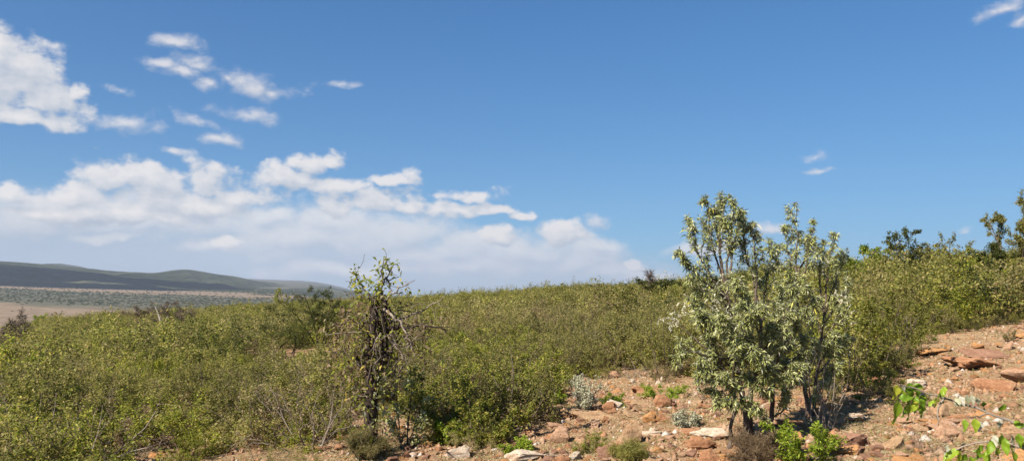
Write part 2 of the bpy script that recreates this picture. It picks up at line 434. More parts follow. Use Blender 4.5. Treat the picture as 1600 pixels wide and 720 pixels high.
def hills(name, prof, r0, r1, r2, seed):
    pxs = np.linspace(prof[0][0], prof[-1][0], 220)
    pys = np.interp(pxs, [p[0] for p in prof], [p[1] for p in prof])
    k = np.ones(7) / 7; pys = np.convolve(np.pad(pys, 3, 'edge'), k, 'valid')
    V = []; ts = np.linspace(0, 1, 60)
    for px, py in zip(pxs, pys):
        v = ray(px, py); h = math.hypot(v[0], v[1]); sx, sy = v[0] / h, v[1] / h; el = v[2] / h
        ztop = CAM_H + el * r1
        for t in ts:
            r = r0 + (r2 - r0) * t
            zb = float(plain_h(np.array([sx * r]), np.array([sy * r]))[0]) - 4
            u = (r - r0) / (r1 - r0) if r < r1 else (r2 - r) / (r2 - r1)
            w = u * u * (3 - 2 * u) * 0.45 + u * 0.55
            z = zb + (ztop - zb) * w
            gul = float(fbm(np.array([sx * r / 420.0]), np.array([sy * r / 900.0]), 4, seed)[0])
            z += gul * 70 * (4 * w * (1 - w))
            V.append((sx * r, sy * r, z))
    m, n = len(ts), len(pxs)
    i = np.arange(n - 1)[:, None] * m; j = np.arange(m - 1)[None, :]
    q = np.stack([i + j, i + j + 1, i + m + j + 1, i + m + j], -1).reshape(-1, 4)
    return kind(obj(name, mk_mesh(name, V, q, None, HM, True)), 'structure')

hills('hills', [(-420, 402), (-150, 402), (0, 408), (75, 413), (180, 425), (235, 428), (258, 424), (280, 420), (303, 421), (330, 427), (380, 433),
                (404, 442), (440, 447), (480, 451), (545, 455), (620, 462), (760, 478)], 5700, 8200, 10200, 31)
hills('spur_hill', [(-420, 404), (-150, 408), (0, 412), (100, 421), (180, 429), (240, 436), (300, 446), (345, 458), (420, 472)], 5400, 6700, 8000, 47)
hills('distant_hill', [(-40, 440), (30, 417), (72, 411.5), (95, 411.5), (125, 416), (165, 426), (220, 440)], 10200, 11500, 13000, 53)

# ------------------------------------------------------------------ shrub prototypes
def shrub_plant(seed, stems, h, lean, twig, leafn, nb=(4, 6)):
    pl = Plant(seed); rg = pl.rg
    spec = [dict(n=nb, ang=(0.4, 1.1), ratio=(0.38, 0.6), t0=0.10, seg=6, jit=0.17, up=0.015, rr=0.5, leaf=8, lt0=0.2),
            dict(n=twig, ang=(0.45, 1.0), ratio=(0.35, 0.62), t0=0.2, seg=4, jit=0.2, up=0.06, rr=0.55, leaf=4, lt0=0.4),
            dict(seg=3, jit=0.25, up=0.03, leaf=leafn, lt0=0.05)]
    for k in range(stems):
        az = 2 * math.pi * (k + rg.random() * 0.8) / stems
        ln = rg.uniform(*lean)
        d = np.array([math.cos(az) * ln, math.sin(az) * ln, 1.0])
        p = np.array([math.cos(az), math.sin(az), 0]) * rg.uniform(0.02, 0.16) + np.array([0, 0, -0.08])
        pl.branch(p, d, h * rg.uniform(0.75, 1.2), rg.uniform(0.010, 0.02), 0, spec)
    return pl

PROTO = {}
def proto(kindname, n, fn, lm, sm, per, L, W, keep=1.0, **kw):
    out = []
    for i in range(n):
        pl = fn(100 * len(PROTO) + 7 * i + 3)
        out.append((pl.stems_mesh(kindname + ' stems', M[sm]), pl.leaves_mesh(kindname + ' foliage', M[lm], per, L, W, keep=keep, **kw)))
    PROTO[kindname] = out

proto('olive', 4, lambda s: shrub_plant(s, 9, 1.22, (0.35, 1.6), (4, 6), 5), 'olive', 'twig', 4, 0.055, 0.027, off=0.03)
proto('lime', 4, lambda s: shrub_plant(s, 9, 1.15, (0.4, 1.7), (4, 6), 5), 'lime', 'twig', 4, 0.062, 0.032, off=0.03)
proto('dusty', 3, lambda s: shrub_plant(s, 7, 1.2, (0.4, 1.6), (4, 6), 5), 'dusty', 'twig', 3, 0.05, 0.024, off=0.03, keep=0.85)
proto('twiggy', 3, lambda s: shrub_plant(s, 8, 1.2, (0.4, 1.5), (5, 6), 4), 'dry', 'deadwood', 2, 0.045, 0.022, off=0.02, keep=0.4)
proto('darkgreen', 2, lambda s: shrub_plant(s, 8, 1.35, (0.2, 1.1), (5, 6), 6), 'dark', 'twigdark', 5, 0.055, 0.028, off=0.04)

LOOK = {'olive': 'olive green small-leaved', 'lime': 'bright yellow-green leafy', 'dusty': 'dull dusty-leaved',
        'twiggy': 'brown twiggy half-bare', 'darkgreen': 'dark green dense'}

def place_shrub(k, i, loc, rz, sc, label, group, name='shrub', cat='shrub'):
    st, fo = PROTO[k][i % len(PROTO[k])]
    t = thing(name, label, cat, loc, rz, sc, group)
    obj('stems', st, t); obj('foliage', fo, t)
    return t

# ------------------------------------------------------------------ where the thicket grows
CLEAR = [(150, 760), (185, 715), (330, 713), (480, 722), (500, 700), (525, 666), (600, 650), (680, 664), (700, 700), (800, 690), (848, 660), (856, 612),
         (900, 588), (1000, 580), (1060, 592), (1150, 600), (1250, 596), (1330, 578), (1400, 545), (1450, 526), (1600, 500), (1950, 440), (1950, 1400), (130, 1400)]
CX = np.array([p[0] for p in CLEAR], float); CY = np.array([p[1] for p in CLEAR], float)
def in_clear(px, py):
    px = np.asarray(px); py = np.asarray(py); c = np.zeros(px.shape, bool)
    j = len(CX) - 1
    for i in range(len(CX)):
        cond = ((CY[i] > py) != (CY[j] > py)) & (px < (CX[j] - CX[i]) * (py - CY[i]) / (CY[j] - CY[i] + 1e-9) + CX[i])
        c ^= cond; j = i
    return c

def jitter_grid(r0, r1, sp, half, seed):
    """quasi-even points in a sector"""
    rg = np.random.default_rng(seed); pts = []
    r = r0
    while r < r1:
        s = sp * (1 + 0.005 * max(r - 20, 0))
        n = max(1, int(2 * half * r / s))
        a = -half + 2 * half * (np.arange(n) + rg.uniform(0.05, 0.95, n)) / n
        rr = r + rg.uniform(-0.45, 0.45, n) * s
        pts.append(np.stack([rr * np.sin(a), rr * np.cos(a)], 1)); r += s * 0.9
    return np.concatenate(pts)

pts = jitter_grid(9.5, 235, 1.2, R(42), 5)
z = ground_h(pts[:, 0], pts[:, 1])
P3 = np.stack([pts[:, 0], pts[:, 1], z], 1)
u_, v_, dep = project(P3)
rad = np.hypot(pts[:, 0], pts[:, 1])
sh = P3.copy(); sh[:, :2] *= ((rad - 0.75) / rad)[:, None]
u2, v2, _ = project(sh)
ok = ~in_clear(u_, v_) & ~in_clear(u2, v2) & (v_ < 830)
# keep clear of the two feature trees and things placed by hand
KEEP = []
def keep_clear(P, r): KEEP.append((P[0], P[1], r))
STUMP = on_ground(580, 712); GREYT = on_ground(1168, 692); GREY2 = on_ground(1262, 652)
for p_, r_ in ((STUMP, 0.9), (GREYT, 1.3), (GREY2, 1.0)): keep_clear(p_, r_)
for kx, ky, kr in KEEP:
    ok &= np.hypot(pts[:, 0] - kx, pts[:, 1] - ky) > kr
for x0_, x1_, d0_, d1_ in ((205, 306, 64, 97), (203, 243, 97, 128), (-25, 52, 44, 66), (428, 552, 27, 46), (404, 490, 27, 40)):
    ok &= ~((u_ > x0_) & (u_ < x1_) & (rad > d0_) & (rad < d1_))   # openings where trees of another kind stand
ok &= (fbm(pts[:, 0] / 3.4, pts[:, 1] / 3.4, 2, 63) < 0.27) | (rad < 15.5)
pts, P3, u_, v_, rad = pts[ok], P3[ok], u_[ok], v_[ok], rad[ok]
order = np.argsort(rad); pts, P3, u_, v_, rad = pts[order], P3[order], u_[order], v_[order], rad[order]
inview = (u_ > -30) & (u_ < 1630)
idx = np.nonzero(inview)[0]
NEAR_N = 216
near_set = set(idx[:NEAR_N].tolist())
r_near = rad[idx[NEAR_N - 1]]
print('near shrub radius', r_near, 'points', len(pts))

def zone(px, py, d):
    if px < 190: z = 'in the far left thicket'
    elif px < 400: z = 'well left of the dead trunk'
    elif px < 520: z = 'just left of the dead trunk'
    elif px < 680: z = 'behind the dead trunk'
    elif px < 860: z = 'right of the dead trunk'
    elif px < 1060: z = 'behind the stony clearing'
    elif px < 1320: z = 'behind the tall grey-leaved tree'
    else: z = 'on the slope above the red boulders'
    return z
def depth_word(d):
    return ('front row' if d < 16.5 else 'second row' if d < 20 else 'middle rows' if d < 25 else 'back rows')

recs = []
rg = np.random.default_rng(77)
kinds = ['olive', 'lime', 'dusty', 'twiggy', 'darkgreen']
def choose_kind(x, y, rg):
    n = vnoise(np.array([x / 4.0]), np.array([y / 4.0]), 12)[0] + 0.5
    n2 = vnoise(np.array([x / 3.0 + 50]), np.array([y / 3.0]), 19)[0] + 0.5
    w = np.array([0.42, 0.5 * n ** 2 * 2.2, 0.55 * (1 - n) ** 2, 0.75 * max(n2 - 0.55, 0.03), 0.02])
    return kinds[int(rg.choice(5, p=w / w.sum()))]
for i in range(len(pts)):
    x, y = pts[i]
    if i in near_set or (rad[i] <= r_near and not inview[i] and rad[i] < 26 and -140 < u_[i] < 1740):
        k = choose_kind(x, y, rg)
        if k == 'darkgreen' and rad[i] < 19: k = 'twiggy'
        sc = float(np.clip(0.72 + 0.5 * (vnoise(np.array([x / 2.6]), np.array([y / 2.6]), 29)[0] + 0.5) + rg.normal(0, 0.13), 0.6, 1.45))
        recs.append(dict(i=i, k=k, sc=sc, loc=Vector((x, y, P3[i, 2])), rz=rg.uniform(0, 6.28), px=u_[i], py=v_[i], d=rad[i], inv=bool(inview[i])))
eg = jitter_grid(10, 34, 0.75, R(40), 91)
ez = ground_h(eg[:, 0], eg[:, 1]); E3 = np.stack([eg[:, 0], eg[:, 1], ez], 1); er = np.hypot(eg[:, 0], eg[:, 1])
eu, ev, _ = project(E3); E4 = E3.copy(); E4[:, :2] *= ((er + 1.5) / er)[:, None]; eu2, ev2, _ = project(E4)
em = in_clear(eu, ev) & ~in_clear(eu2, ev2) & (eu > 150) & (eu < 1620)
em |= in_clear(eu, ev) & (eu > 1230) & (eu < 1420) & (ev < 640) & (ev > 560)
em |= in_clear(eu, ev) & (rg.random(len(eu)) < 0.05)
for kx, ky, kr in KEEP: em &= np.hypot(eg[:, 0] - kx, eg[:, 1] - ky) > 0.5
for j in np.nonzero(em)[0]:
    if rg.random() > 0.7: continue
    recs.append(dict(i=-1, k=('lime', 'olive', 'olive', 'dusty', 'twiggy')[int(rg.integers(0, 5))], sc=float(rg.uniform(0.22, 0.5)), loc=Vector(E3[j]), rz=rg.uniform(0, 6.28), px=eu[j], py=ev[j], d=er[j], inv=True))
print('records', len(recs))
groups = {}
for r in recs:
    size = 'knee-high' if r['sc'] < 0.55 else 'tall' if r['sc'] > 1.03 else 'low'
    key = (LOOK[r['k']], size, depth_word(r['d']) if r['sc'] >= 0.55 else 'on the stones', zone(r['px'], r['py'], r['d']))
    groups.setdefault(key, []).append(r)
for (look, size, dw, zn), rs in groups.items():
    rs.sort(key=lambda r: r['px'])
    for j, r in enumerate(rs):
        pre = ''
        if len(rs) == 2: pre = ('leftmost ', 'rightmost ')[j]
        if len(rs) == 3: pre = ('leftmost ', 'middle ', 'rightmost ')[j]
        if len(rs) > 3: pre = 'leftmost ' if j == 0 else 'rightmost ' if j == len(rs) - 1 else ''
        r['label'] = f'{pre}{size} {look} shrub {zn}, {dw}'
        r['group'] = f'shrubs {zn}'
for r in recs:
    place_shrub(r['k'], int(rg.integers(0, 9)), r['loc'], r['rz'], (r['sc'] * 1.0, r['sc'] * 1.0, r['sc'] * float(rg.uniform(0.85, 1.12))), r['label'], r['group'])

# the far thicket: one mass, instanced
def far_plant(seed):
    pl = Plant(seed); rg = pl.rg
    spec = [dict(n=(4, 6), ang=(0.4, 0.95), ratio=(0.4, 0.65), t0=0.25, seg=4, jit=0.16, up=0.03, leaf=4, lt0=0.4),
            dict(seg=3, jit=0.2, up=0.05, leaf=9, lt0=0.15)]
    for k in range(7):
        az = 2 * math.pi * (k + rg.random() * 0.8) / 7; ln = rg.uniform(0.3, 1.5)
        pl.branch(np.array([0, 0, -0.1]), np.array([math.cos(az) * ln, math.sin(az) * ln, 1.0]), 1.25 * rg.uniform(0.7, 1.25), 0.018, 0, spec)
    return pl
far_objs = []
for i, (lm, sm) in enumerate([('olive', 'twig'), ('lime', 'twig'), ('dusty', 'twig'), ('olive', 'twig'), ('dusty', 'twig'), ('dark', 'twigdark'), ('olive', 'twig')]):
    pl = far_plant(900 + i)
    me = pl.leaves_mesh('far shrub', M[lm], 5, 0.082, 0.042, off=0.07)
    o = bpy.data.objects.new('far_shrub_form', me)
    far_objs.append(o)
far_col = bpy.data.collections.new('far shrub forms')
for o in far_objs: far_col.objects.link(o)

def scatter(name, P, scmin, scmax, coll, seed=0):
    me = bpy.data.meshes.new(name); me.vertices.add(len(P)); me.vertices.foreach_set('co', np.asarray(P, np.float32).ravel()); me.update()
    o = kind(obj(name, me), 'stuff')
    ng = bpy.data.node_groups.new(name + ' scatter', 'GeometryNodeTree')
    ng.interface.new_socket('Geometry', in_out='INPUT', socket_type='NodeSocketGeometry')
    ng.interface.new_socket('Geometry', in_out='OUTPUT', socket_type='NodeSocketGeometry')
    gi = ng.nodes.new('NodeGroupInput'); go = ng.nodes.new('NodeGroupOutput')
    ip = ng.nodes.new('GeometryNodeInstanceOnPoints'); ci = ng.nodes.new('GeometryNodeCollectionInfo')
    ci.inputs['Collection'].default_value = coll; ci.inputs['Separate Children'].default_value = True; ci.inputs['Reset Children'].default_value = True
    rr = ng.nodes.new('FunctionNodeRandomValue'); rr.data_type = 'FLOAT_VECTOR'
    rr.inputs['Min'].default_value = (-0.08, -0.08, 0); rr.inputs['Max'].default_value = (0.08, 0.08, 6.283)
    rs = ng.nodes.new('FunctionNodeRandomValue'); rs.data_type = 'FLOAT'
    rs.inputs[2].default_value = scmin; rs.inputs[3].default_value = scmax; rs.inputs['Seed'].default_value = 3 + seed
    ln = ng.links.new
    ln(gi.outputs[0], ip.inputs['Points']); ln(ci.outputs[0], ip.inputs['Instance']); ip.inputs['Pick Instance'].default_value = True
    ln(rr.outputs[0], ip.inputs['Rotation']); ln(rs.outputs[1], ip.inputs['Scale']); ln(ip.outputs[0], go.inputs[0])
    md = o.modifiers.new('scatter', 'NODES'); md.node_group = ng
    return o

used = {r['i'] for r in recs}
farP = np.array([P3[i] for i in range(len(pts)) if i not in used and rad[i] > r_near - 0.01])
fcol2 = bpy.data.collections.new('far shrub forms dry')
for i, (lm, sm) in enumerate([('dusty', 'twig'), ('olive', 'twig'), ('dusty', 'twig'), ('dry', 'twig')]):
    o = bpy.data.objects.new('far_shrub_form', far_plant(940 + i).leaves_mesh('far shrub', M[lm], 4, 0.08, 0.04, off=0.07)); fcol2.objects.link(o)
fu, fv, _ = project(farP)
pn = fbm(farP[:, 0] / 9.0, farP[:, 1] / 9.0, 3, 44)
right = fu > 1150
scatter('far_thicket', farP[~right & (pn < 0.12)], 0.7, 1.75, far_col)
scatter('far_thicket', farP[~right & (pn >= 0.12)], 0.6, 1.4, fcol2, 1)
scatter('far_thicket', farP[right], 0.9, 2.0, far_col, 4)
ug = jitter_grid(10, r_near + 3, 0.62, R(40), 15)
uz = ground_h(ug[:, 0], ug[:, 1]); U3 = np.stack([ug[:, 0], ug[:, 1], uz], 1)
uu, uv, _ = project(U3); ur = np.hypot(ug[:, 0], ug[:, 1]); U4 = U3.copy(); U4[:, :2] *= ((ur - 0.3) / ur)[:, None]
uu2, uv2, _ = project(U4)
um = ~in_clear(uu, uv) & ~in_clear(uu2, uv2) & (uv < 830)
for kx, ky, kr in KEEP: um &= np.hypot(ug[:, 0] - kx, ug[:, 1] - ky) > kr * 0.7
und_col = bpy.data.collections.new('undergrowth forms')
for i, (lm, n_) in enumerate([('olive', 5), ('lime', 4), ('dusty', 5), ('dry', 5)]):
    pl = shrub_plant(950 + i, 5, 0.5, (0.4, 1.6), (2, 4), 4, nb=(2, 4))
    bb = Buf(); pl.rg = np.random.default_rng(i)
    o = bpy.data.objects.new('undergrowth_form', pl.leaves_mesh('undergrowth', M[lm], 3, 0.05, 0.026, off=0.04)); und_col.objects.link(o)
scatter('undergrowth', U3[um], 0.6, 1.4, und_col, 5)
print('far', len(farP))

# bushes dotted over the plain
pb = np.random.default_rng(31)
N = 60000
a = pb.uniform(R(-44), R(2), N); r = 1500 + 5200 * np.sqrt(pb.random(N))
X, Y = r * np.sin(a), r * np.cos(a)
yy = Y + 450 * 2 * 0.6 * fbm(X / 450.0, Y / 450.0, 3, 77)
dens = np.where(yy < 2480, 0.012, np.where(yy < 4000, 0.42, np.where(yy < 4800, 0.06, 0.6)))
mk = pb.random(N) < dens
X, Y = X[mk], Y[mk]
plain_bush = []
for i in range(3):
    b = Buf(); rg2 = np.random.default_rng(60 + i); n = 260
    d = unit(rg2.normal(0, 1, (n, 3))); d[:, 2] = np.abs(d[:, 2]) * 0.75
    Pp = d * rg2.uniform(0.5, 1.0, (n, 1)) * np.array([3.2, 3.2, 2.6])
    leaf_quads(b, Pp, d + rg2.normal(0, 0.5, (n, 3)), rg2.uniform(0.7, 1.3, n), rg2.uniform(0.5, 0.9, n), rg2)
    o = bpy.data.objects.new('plain_bush_form', b.mesh('plain bush', M['dark'])); plain_bush.append(o)
pcol = bpy.data.collections.new('plain bush forms')
for o in plain_bush: pcol.objects.link(o)
scatter('plain_scrub', np.stack([X, Y, plain_h(X, Y)], 1), 0.4, 1.7, pcol, 2)

# ------------------------------------------------------------------ generic trees built from base and extents
def bush_tree(name, label, cat, px, base_py, top_py, w_px, lm, sm, seed, group=None, dens=1.0, leaf=(0.07, 0.035), trunks=3, per=4, lean=0.5, keep=1.0, bare=False, depth=None, loc=None):
    P = loc or (on_ground(px, base_py) if depth is None else None)
    if P is None:
        Q = at_depth(px, base_py, depth or 80); P = Vector((Q.x, Q.y, gh(Q.x, Q.y)))
    _, pv, dp = project([P]); mpp = dp[0] / F
    H = max((pv[0] - top_py) * mpp, 0.4); Wd = w_px * mpp
    pl = Plant(seed); rg = pl.rg
    spec = [dict(n=(6, 8), ang=(0.45, 1.05), ratio=(0.3, 0.5), t0=0.3, seg=6, jit=0.13, up=0.05, rr=0.5, taper=0.4),
            dict(n=(5, 6), ang=(0.45, 1.1), ratio=(0.35, 0.6), t0=0.2, seg=4, jit=0.2, up=0.03, rr=0.5, leaf=3, lt0=0.5),
            dict(seg=3, jit=0.25, up=0.02, leaf=6, lt0=0.1)]
    for k in range(trunks):
        az = 2 * math.pi * (k + rg.random() * 0.7) / trunks; ln = rg.uniform(0.1, lean)
        pl.branch(np.array([math.cos(az) * 0.05, math.sin(az) * 0.05, -0.1]), np.array([math.cos(az) * ln, math.sin(az) * ln, 1]), H * rg.uniform(0.8, 1.0), 0.007 * H + 0.016, 0, spec)
    # fit the grown form to the wanted height and width
    allp = np.concatenate([b_[0] for b_ in pl.br])
    sx = Wd / max(2 * np.percentile(np.abs(allp[:, :2]), 97), 0.1); sz = H / max(allp[:, 2].max(), 0.1)
    s3 = np.array([sx, sx, sz])
    pl.br = [(b_[0] * s3, b_[1]) for b_ in pl.br]; pl.an = [(a_[0] * s3, a_[1]) for a_ in pl.an]
    t = thing(name, label, cat, P, 0, 1.0, group)
    thick = [b_ for b_ in pl.br if b_[1][0] > 0.016]; thin = [b_ for b_ in pl.br if b_[1][0] <= 0.016]
    pl.br = thick; obj('trunk', pl.stems_mesh(name + ' trunk', M[sm]), t)
    if thin:
        pl.br = thin; obj('branches', pl.stems_mesh(name + ' branches', M[sm if not bare else 'twig']), t)
    if bare:
        obj('twigs', pl.leaves_mesh(name + ' twigs', M['bark' if sm == 'twigdark' else 'twig'], 5, 0.42, 0.022, spread=0.5, off=0.05, upb=0.2, droop=0.0), t)
    elif keep > 0:
        obj('crown', pl.leaves_mesh(name + ' crown', M[lm], per, leaf[0], leaf[1], keep=keep, off=0.05), t)
    return t

bush_tree('tree', 'dark sparse-leaved tree standing tallest above the right slope thicket', 'tree', 1413, 478, 356, 62, 'dark', 'twigdark', 501, keep=0.55, leaf=(0.13, 0.075), lean=0.35, per=8)
bush_tree('tree', 'rounded fresh green tree with a pale forked trunk beyond the grey-leaved spires', 'tree', 1342, 480, 384, 84, 'bright', 'deadwood', 502, leaf=(0.12, 0.07), per=9)
bush_tree('tree', 'tall airy green tree rising out of the frame beside the right edge', 'tree', 1594, 470, 290, 92, 'olive', 'twig', 503, keep=0.95, leaf=(0.11, 0.06), per=15, lean=0.75, trunks=6)
bush_tree('tree', 'thin wispy tree top poking above the slope left of the tall edge tree', 'tree', 1490, 470, 360, 70, 'olive', 'twig', 504, keep=0.6, leaf=(0.12, 0.065), per=6)
bush_tree('tree', 'small wispy grey-green tree on the skyline between the green tree and the dark sparse one', 'tree', 1372, 470, 382, 50, 'dusty', 'twig', 505, keep=0.6, leaf=(0.12, 0.065), per=6)
for (bx, bt, bw, mt_, lab) in [
    (1456, 380, 46, 'olive', 'olive bush on the right skyline just right of the dark sparse tree'),
    (1528, 384, 56, 'lime', 'yellow-green domed bush on the right skyline, left of the edge tree'),
    (1556, 380, 50, 'dark', 'dark green low bush tucked under the left side of the edge tree'),
    (1308, 388, 44, 'olive', 'olive bush showing just right of the second spire'),
    (1392, 396, 50, 'lime', 'yellow-green bush in front of the dark sparse tree'),
    (1506, 392, 56, 'olive', 'wide olive bush in front of the thin wispy tree top'),
    (1440, 410, 60, 'dark', 'dark green bush below and right of the dark sparse tree'),
    (1578, 402, 70, 'olive', 'large olive bush under the tall edge tree'),
    (1190, 410, 40, 'lime', 'yellow-green bush seen in the gap between the two grey-leaved crowns')]:
    bush_tree('bush', lab, 'bush', bx, 474, bt, bw, mt_, 'twig', 530 + bx % 97, leaf=(0.11, 0.06), per=7, trunks=5, lean=0.5, keep=0.8)
for (bx, bb_, bt, bw, mt_, kp, lab) in [
    (200, 604, 552, 76, 'dusty', 0.5, 'open grey-brown branchy bush in the left scrub, below the white-forked bare tree'),
    (345, 585, 520, 70, 'olive', 0.6, 'open olive bush rising above the scrub left of the large dark bush'),
    (60, 612, 560, 90, 'lime', 0.6, 'light green loose bush at the left edge below the brown spreading tree'),
    (700, 540, 486, 60, 'dusty', 0.45, 'thin grey branchy bush right of the dead trunk arm'),
    (812, 545, 492, 64, 'olive', 0.6, 'dark-stemmed open bush in the scrub above the twiggy shrub'),
    (905, 540, 476, 76, 'dusty', 0.45, 'brownish see-through bush above the silvery shrub'),
    (985, 560, 490, 90, 'olive', 0.5, 'arching thin-branched bush above the back of the clearing'),
    (770, 505, 466, 46, 'dark', 0.7, 'small dark green bush in the far scrub below the skyline trio'),
    (640, 512, 470, 50, 'olive', 0.6, 'olive bush in the far scrub right behind the dead trunk top'),
    (1480, 500, 440, 70, 'lime', 0.7, 'bright green bush on the upper slope behind the flat orange ledge')]:
    bush_tree('bush', lab, 'bush', bx, bb_, bt, bw, mt_, 'twig', 560 + bx % 89, leaf=(0.07, 0.036), per=5, trunks=6, lean=0.75, keep=kp)
bush_tree('bush', 'dark pointed bush on the skyline left of the tall grey-leaved tree', 'bush', 1034, 492, 434, 54, 'dark', 'twigdark', 506, leaf=(0.12, 0.065), lean=0.45, per=7)
bush_tree('tree', 'dark wispy tree half hidden behind the left side of the grey-leaved crown', 'tree', 1082, 500, 416, 74, 'dark', 'twigdark', 507, keep=0.5, leaf=(0.12, 0.05), per=6)
bush_tree('snag', 'thin bare snag sticking up above the dark pointed bush', 'dead tree', 1018, 490, 424, 16, 'dry', 'twigdark', 508, keep=0.05, bare=True, trunks=1, lean=0.1)
bush_tree('bush', 'small dark round bush on the skyline, leftmost of three beyond the clearing', 'bush', 835, 470, 447, 26, 'dark', 'twigdark', 509, leaf=(0.16, 0.09), depth=150)
bush_tree('bush', 'small dark domed bush on the skyline, middle of three beyond the clearing', 'bush', 884, 470, 443, 26, 'dark', 'twigdark', 510, leaf=(0.16, 0.09), depth=140)
bush_tree('bush', 'low dark ragged bush on the skyline, rightmost of three beyond the clearing', 'bush', 932, 468, 444, 38, 'dark', 'twigdark', 511, leaf=(0.16, 0.09), depth=120)
bush_tree('bush', 'large dark green bush rising behind the dead trunk to its left', 'bush', 500, 545, 447, 120, 'dark', 'twigdark', 512, leaf=(0.08, 0.04), per=7, trunks=6, lean=0.55)
bush_tree('bush', 'second dark green bush, lower, at the left foot of the large dark one', 'bush', 452, 560, 500, 90, 'dark', 'twigdark', 513, leaf=(0.07, 0.036), per=4, trunks=6, lean=0.6)
bush_tree('bush', 'pale yellow-green bush on the crest below the falling end of the hills', 'bush', 437, 482, 450, 26, 'lime', 'twig', 514, leaf=(0.14, 0.08), depth=120)
bush_tree('tree', 'leafless grey tree with a bleached white fork in the left thicket', 'dead tree', 256, 530, 472, 78, 'dry', 'twig', 515, keep=0.12, bare=True, trunks=6, lean=0.6)
bush_tree('tree', 'leafless brown spreading tree cut by the left edge of the view', 'dead tree', 10, 548, 501, 60, 'dry', 'twigdark', 516, keep=0.12, bare=True, trunks=5, lean=0.6, depth=62)
bush_tree('tree', 'small slim pinkish-brown bare tree standing against the tan plain', 'dead tree', 37, 512, 480, 18, 'dry', 'twig', 517, keep=0.3, bare=True, trunks=2, lean=0.2, depth=150)
bush_tree('bush', 'dark green round bush touching the left side of the white-forked bare tree', 'bush', 223, 512, 482, 32, 'dark', 'twigdark', 518, leaf=(0.14, 0.08), per=5, trunks=5, depth=125)
bush_tree('bush', 'small blackish bush just right of the white-forked bare tree', 'bush', 297, 530, 513, 26, 'dark', 'twigdark', 519, leaf=(0.12, 0.06), depth=95)
bush_tree('bush', 'mid green bush on the crest right of the slim bare tree', 'bush', 66, 516, 489, 46, 'bright', 'twig', 520, leaf=(0.14, 0.08), trunks=5, depth=140)
bush_tree('bush', 'dark green low bush half way between the slim bare tree and the white-forked one', 'bush', 118, 520, 498, 40, 'dark', 'twigdark', 521, leaf=(0.13, 0.07), trunks=5, depth=125)
bush_tree('bush', 'small dark bush at the end of the crest where the plain disappears', 'bush', 165, 506, 486, 24, 'dark', 'twigdark', 522, leaf=(0.15, 0.08), trunks=4, depth=160)

# bleached fork of the leafless tree
def limb(buf, pts3, r0, r1, n=9, jit=0.0, sides=6, rg=rng):
    pts3 = np.array([tuple(p) for p in pts3], float)
    t = np.linspace(0, 1, len(pts3)); tt = np.linspace(0, 1, n)
    # Catmull-like smoothing by interpolation in each axis
    P = np.stack([np.interp(tt, t, pts3[:, k]) for k in range(3)], 1)
    for _ in range(2):
        P[1:-1] = 0.25 * P[:-2] + 0.5 * P[1:-1] + 0.25 * P[2:]
    P[1:-1] += rg.normal(0, jit, P[1:-1].shape)
    tube(buf, P, np.linspace(r0, r1, n), sides)
    return P
for o in [o for o in bpy.data.objects if o.get('label', '').startswith('leafless grey tree')]:
    b = Buf()
    limb(b, [(0.3, -1.0, 0.2), (0.25, -1.0, 1.2), (0.0, -0.95, 2.0), (-0.5, -0.8, 3.0)], 0.16, 0.05, rg=rng)
    limb(b, [(0.25, -1.0, 1.1), (0.75, -0.95, 2.2)], 0.10, 0.04, rg=rng)
    f = obj('bleached_fork', b.mesh('bleached fork', M['pale'], True), o)

# ------------------------------------------------------------------ the dead trunk with climber
D0 = project([STUMP])[2][0]; MP = D0 / F
def st(px, py, dz=0.0):
    """point near the trunk, relative to its foot"""
    return np.array(at_depth(px, py, D0 + dz)) - np.array(STUMP)
stump = thing('dead_tree', 'dark twisted dead trunk wrapped in dry climber with a few green sprigs on top', 'dead tree', STUMP)
b = Buf(); sr = np.random.default_rng(4)
limb(b, [(0, 0, -0.15), st(579, 690), st(578, 660), st(580, 610, 0.02), st(573, 560, 0.05), st(581, 520), st(586, 470)], 0.105, 0.065, 24, 0.012, 9, sr)
limb(b, [st(585, 714, 0.1), st(586, 640, 0.1), st(587, 600, 0.08), st(597, 560), st(603, 520), st(600, 468)], 0.06, 0.05, 18, 0.012, 8, sr)
limb(b, [st(583, 600, 0.05), st(605, 560, 0.0), st(612, 520, 0.05)], 0.07, 0.04, 10, 0.01, 7, sr)
limb(b, [st(572, 585), st(560, 567, -0.05), st(556, 553, -0.1)], 0.05, 0.02, 8, 0.008, 6, sr)
obj('trunk', b.mesh('dead trunk', M['twigdark'], True), stump)
def dead_branch(points, r0, r1, mat='twigdark', name='branch', n=12, jit=0.012):
    b = Buf(); P = limb(b, points, r0, r1, n, jit, 6, sr)
    for k in range(5):                       # side twigs
        i = int(sr.integers(n // 3, n - 1)); q = P[i]
        d = unit(sr.normal(0, 1, 3) + np.array([0.3, 0, 0.2])); L = sr.uniform(0.15, 0.4)
        limb(b, [q, q + d * L * 0.5 + sr.normal(0, 0.02, 3), q + d * L], r1 * 0.8, 0.003, 5, 0.008, 4, sr)
    return obj(name, b.mesh(name, M[mat], True), stump)
dead_branch([st(600, 512), st(630, 512, -0.1), st(660, 508, -0.2), st(700, 516, -0.3)], 0.042, 0.007)
dead_branch([st(602, 505), st(640, 492, 0.1), st(668, 482, 0.2), st(694, 462, 0.2)], 0.025, 0.005, 'deadwood')
dead_branch([st(596, 480), st(625, 500, -0.15), st(640, 530, -0.25), st(648, 556, -0.25)], 0.024, 0.010, 'deadwood')
dead_branch([st(604, 520), st(632, 560, -0.2), st(622, 585, -0.25)], 0.022, 0.008, 'deadwood')
dead_branch([st(584, 520), st(556, 518, -0.1), st(525, 522, -0.2), st(500, 518, -0.2)], 0.016, 0.004, 'deadwood')
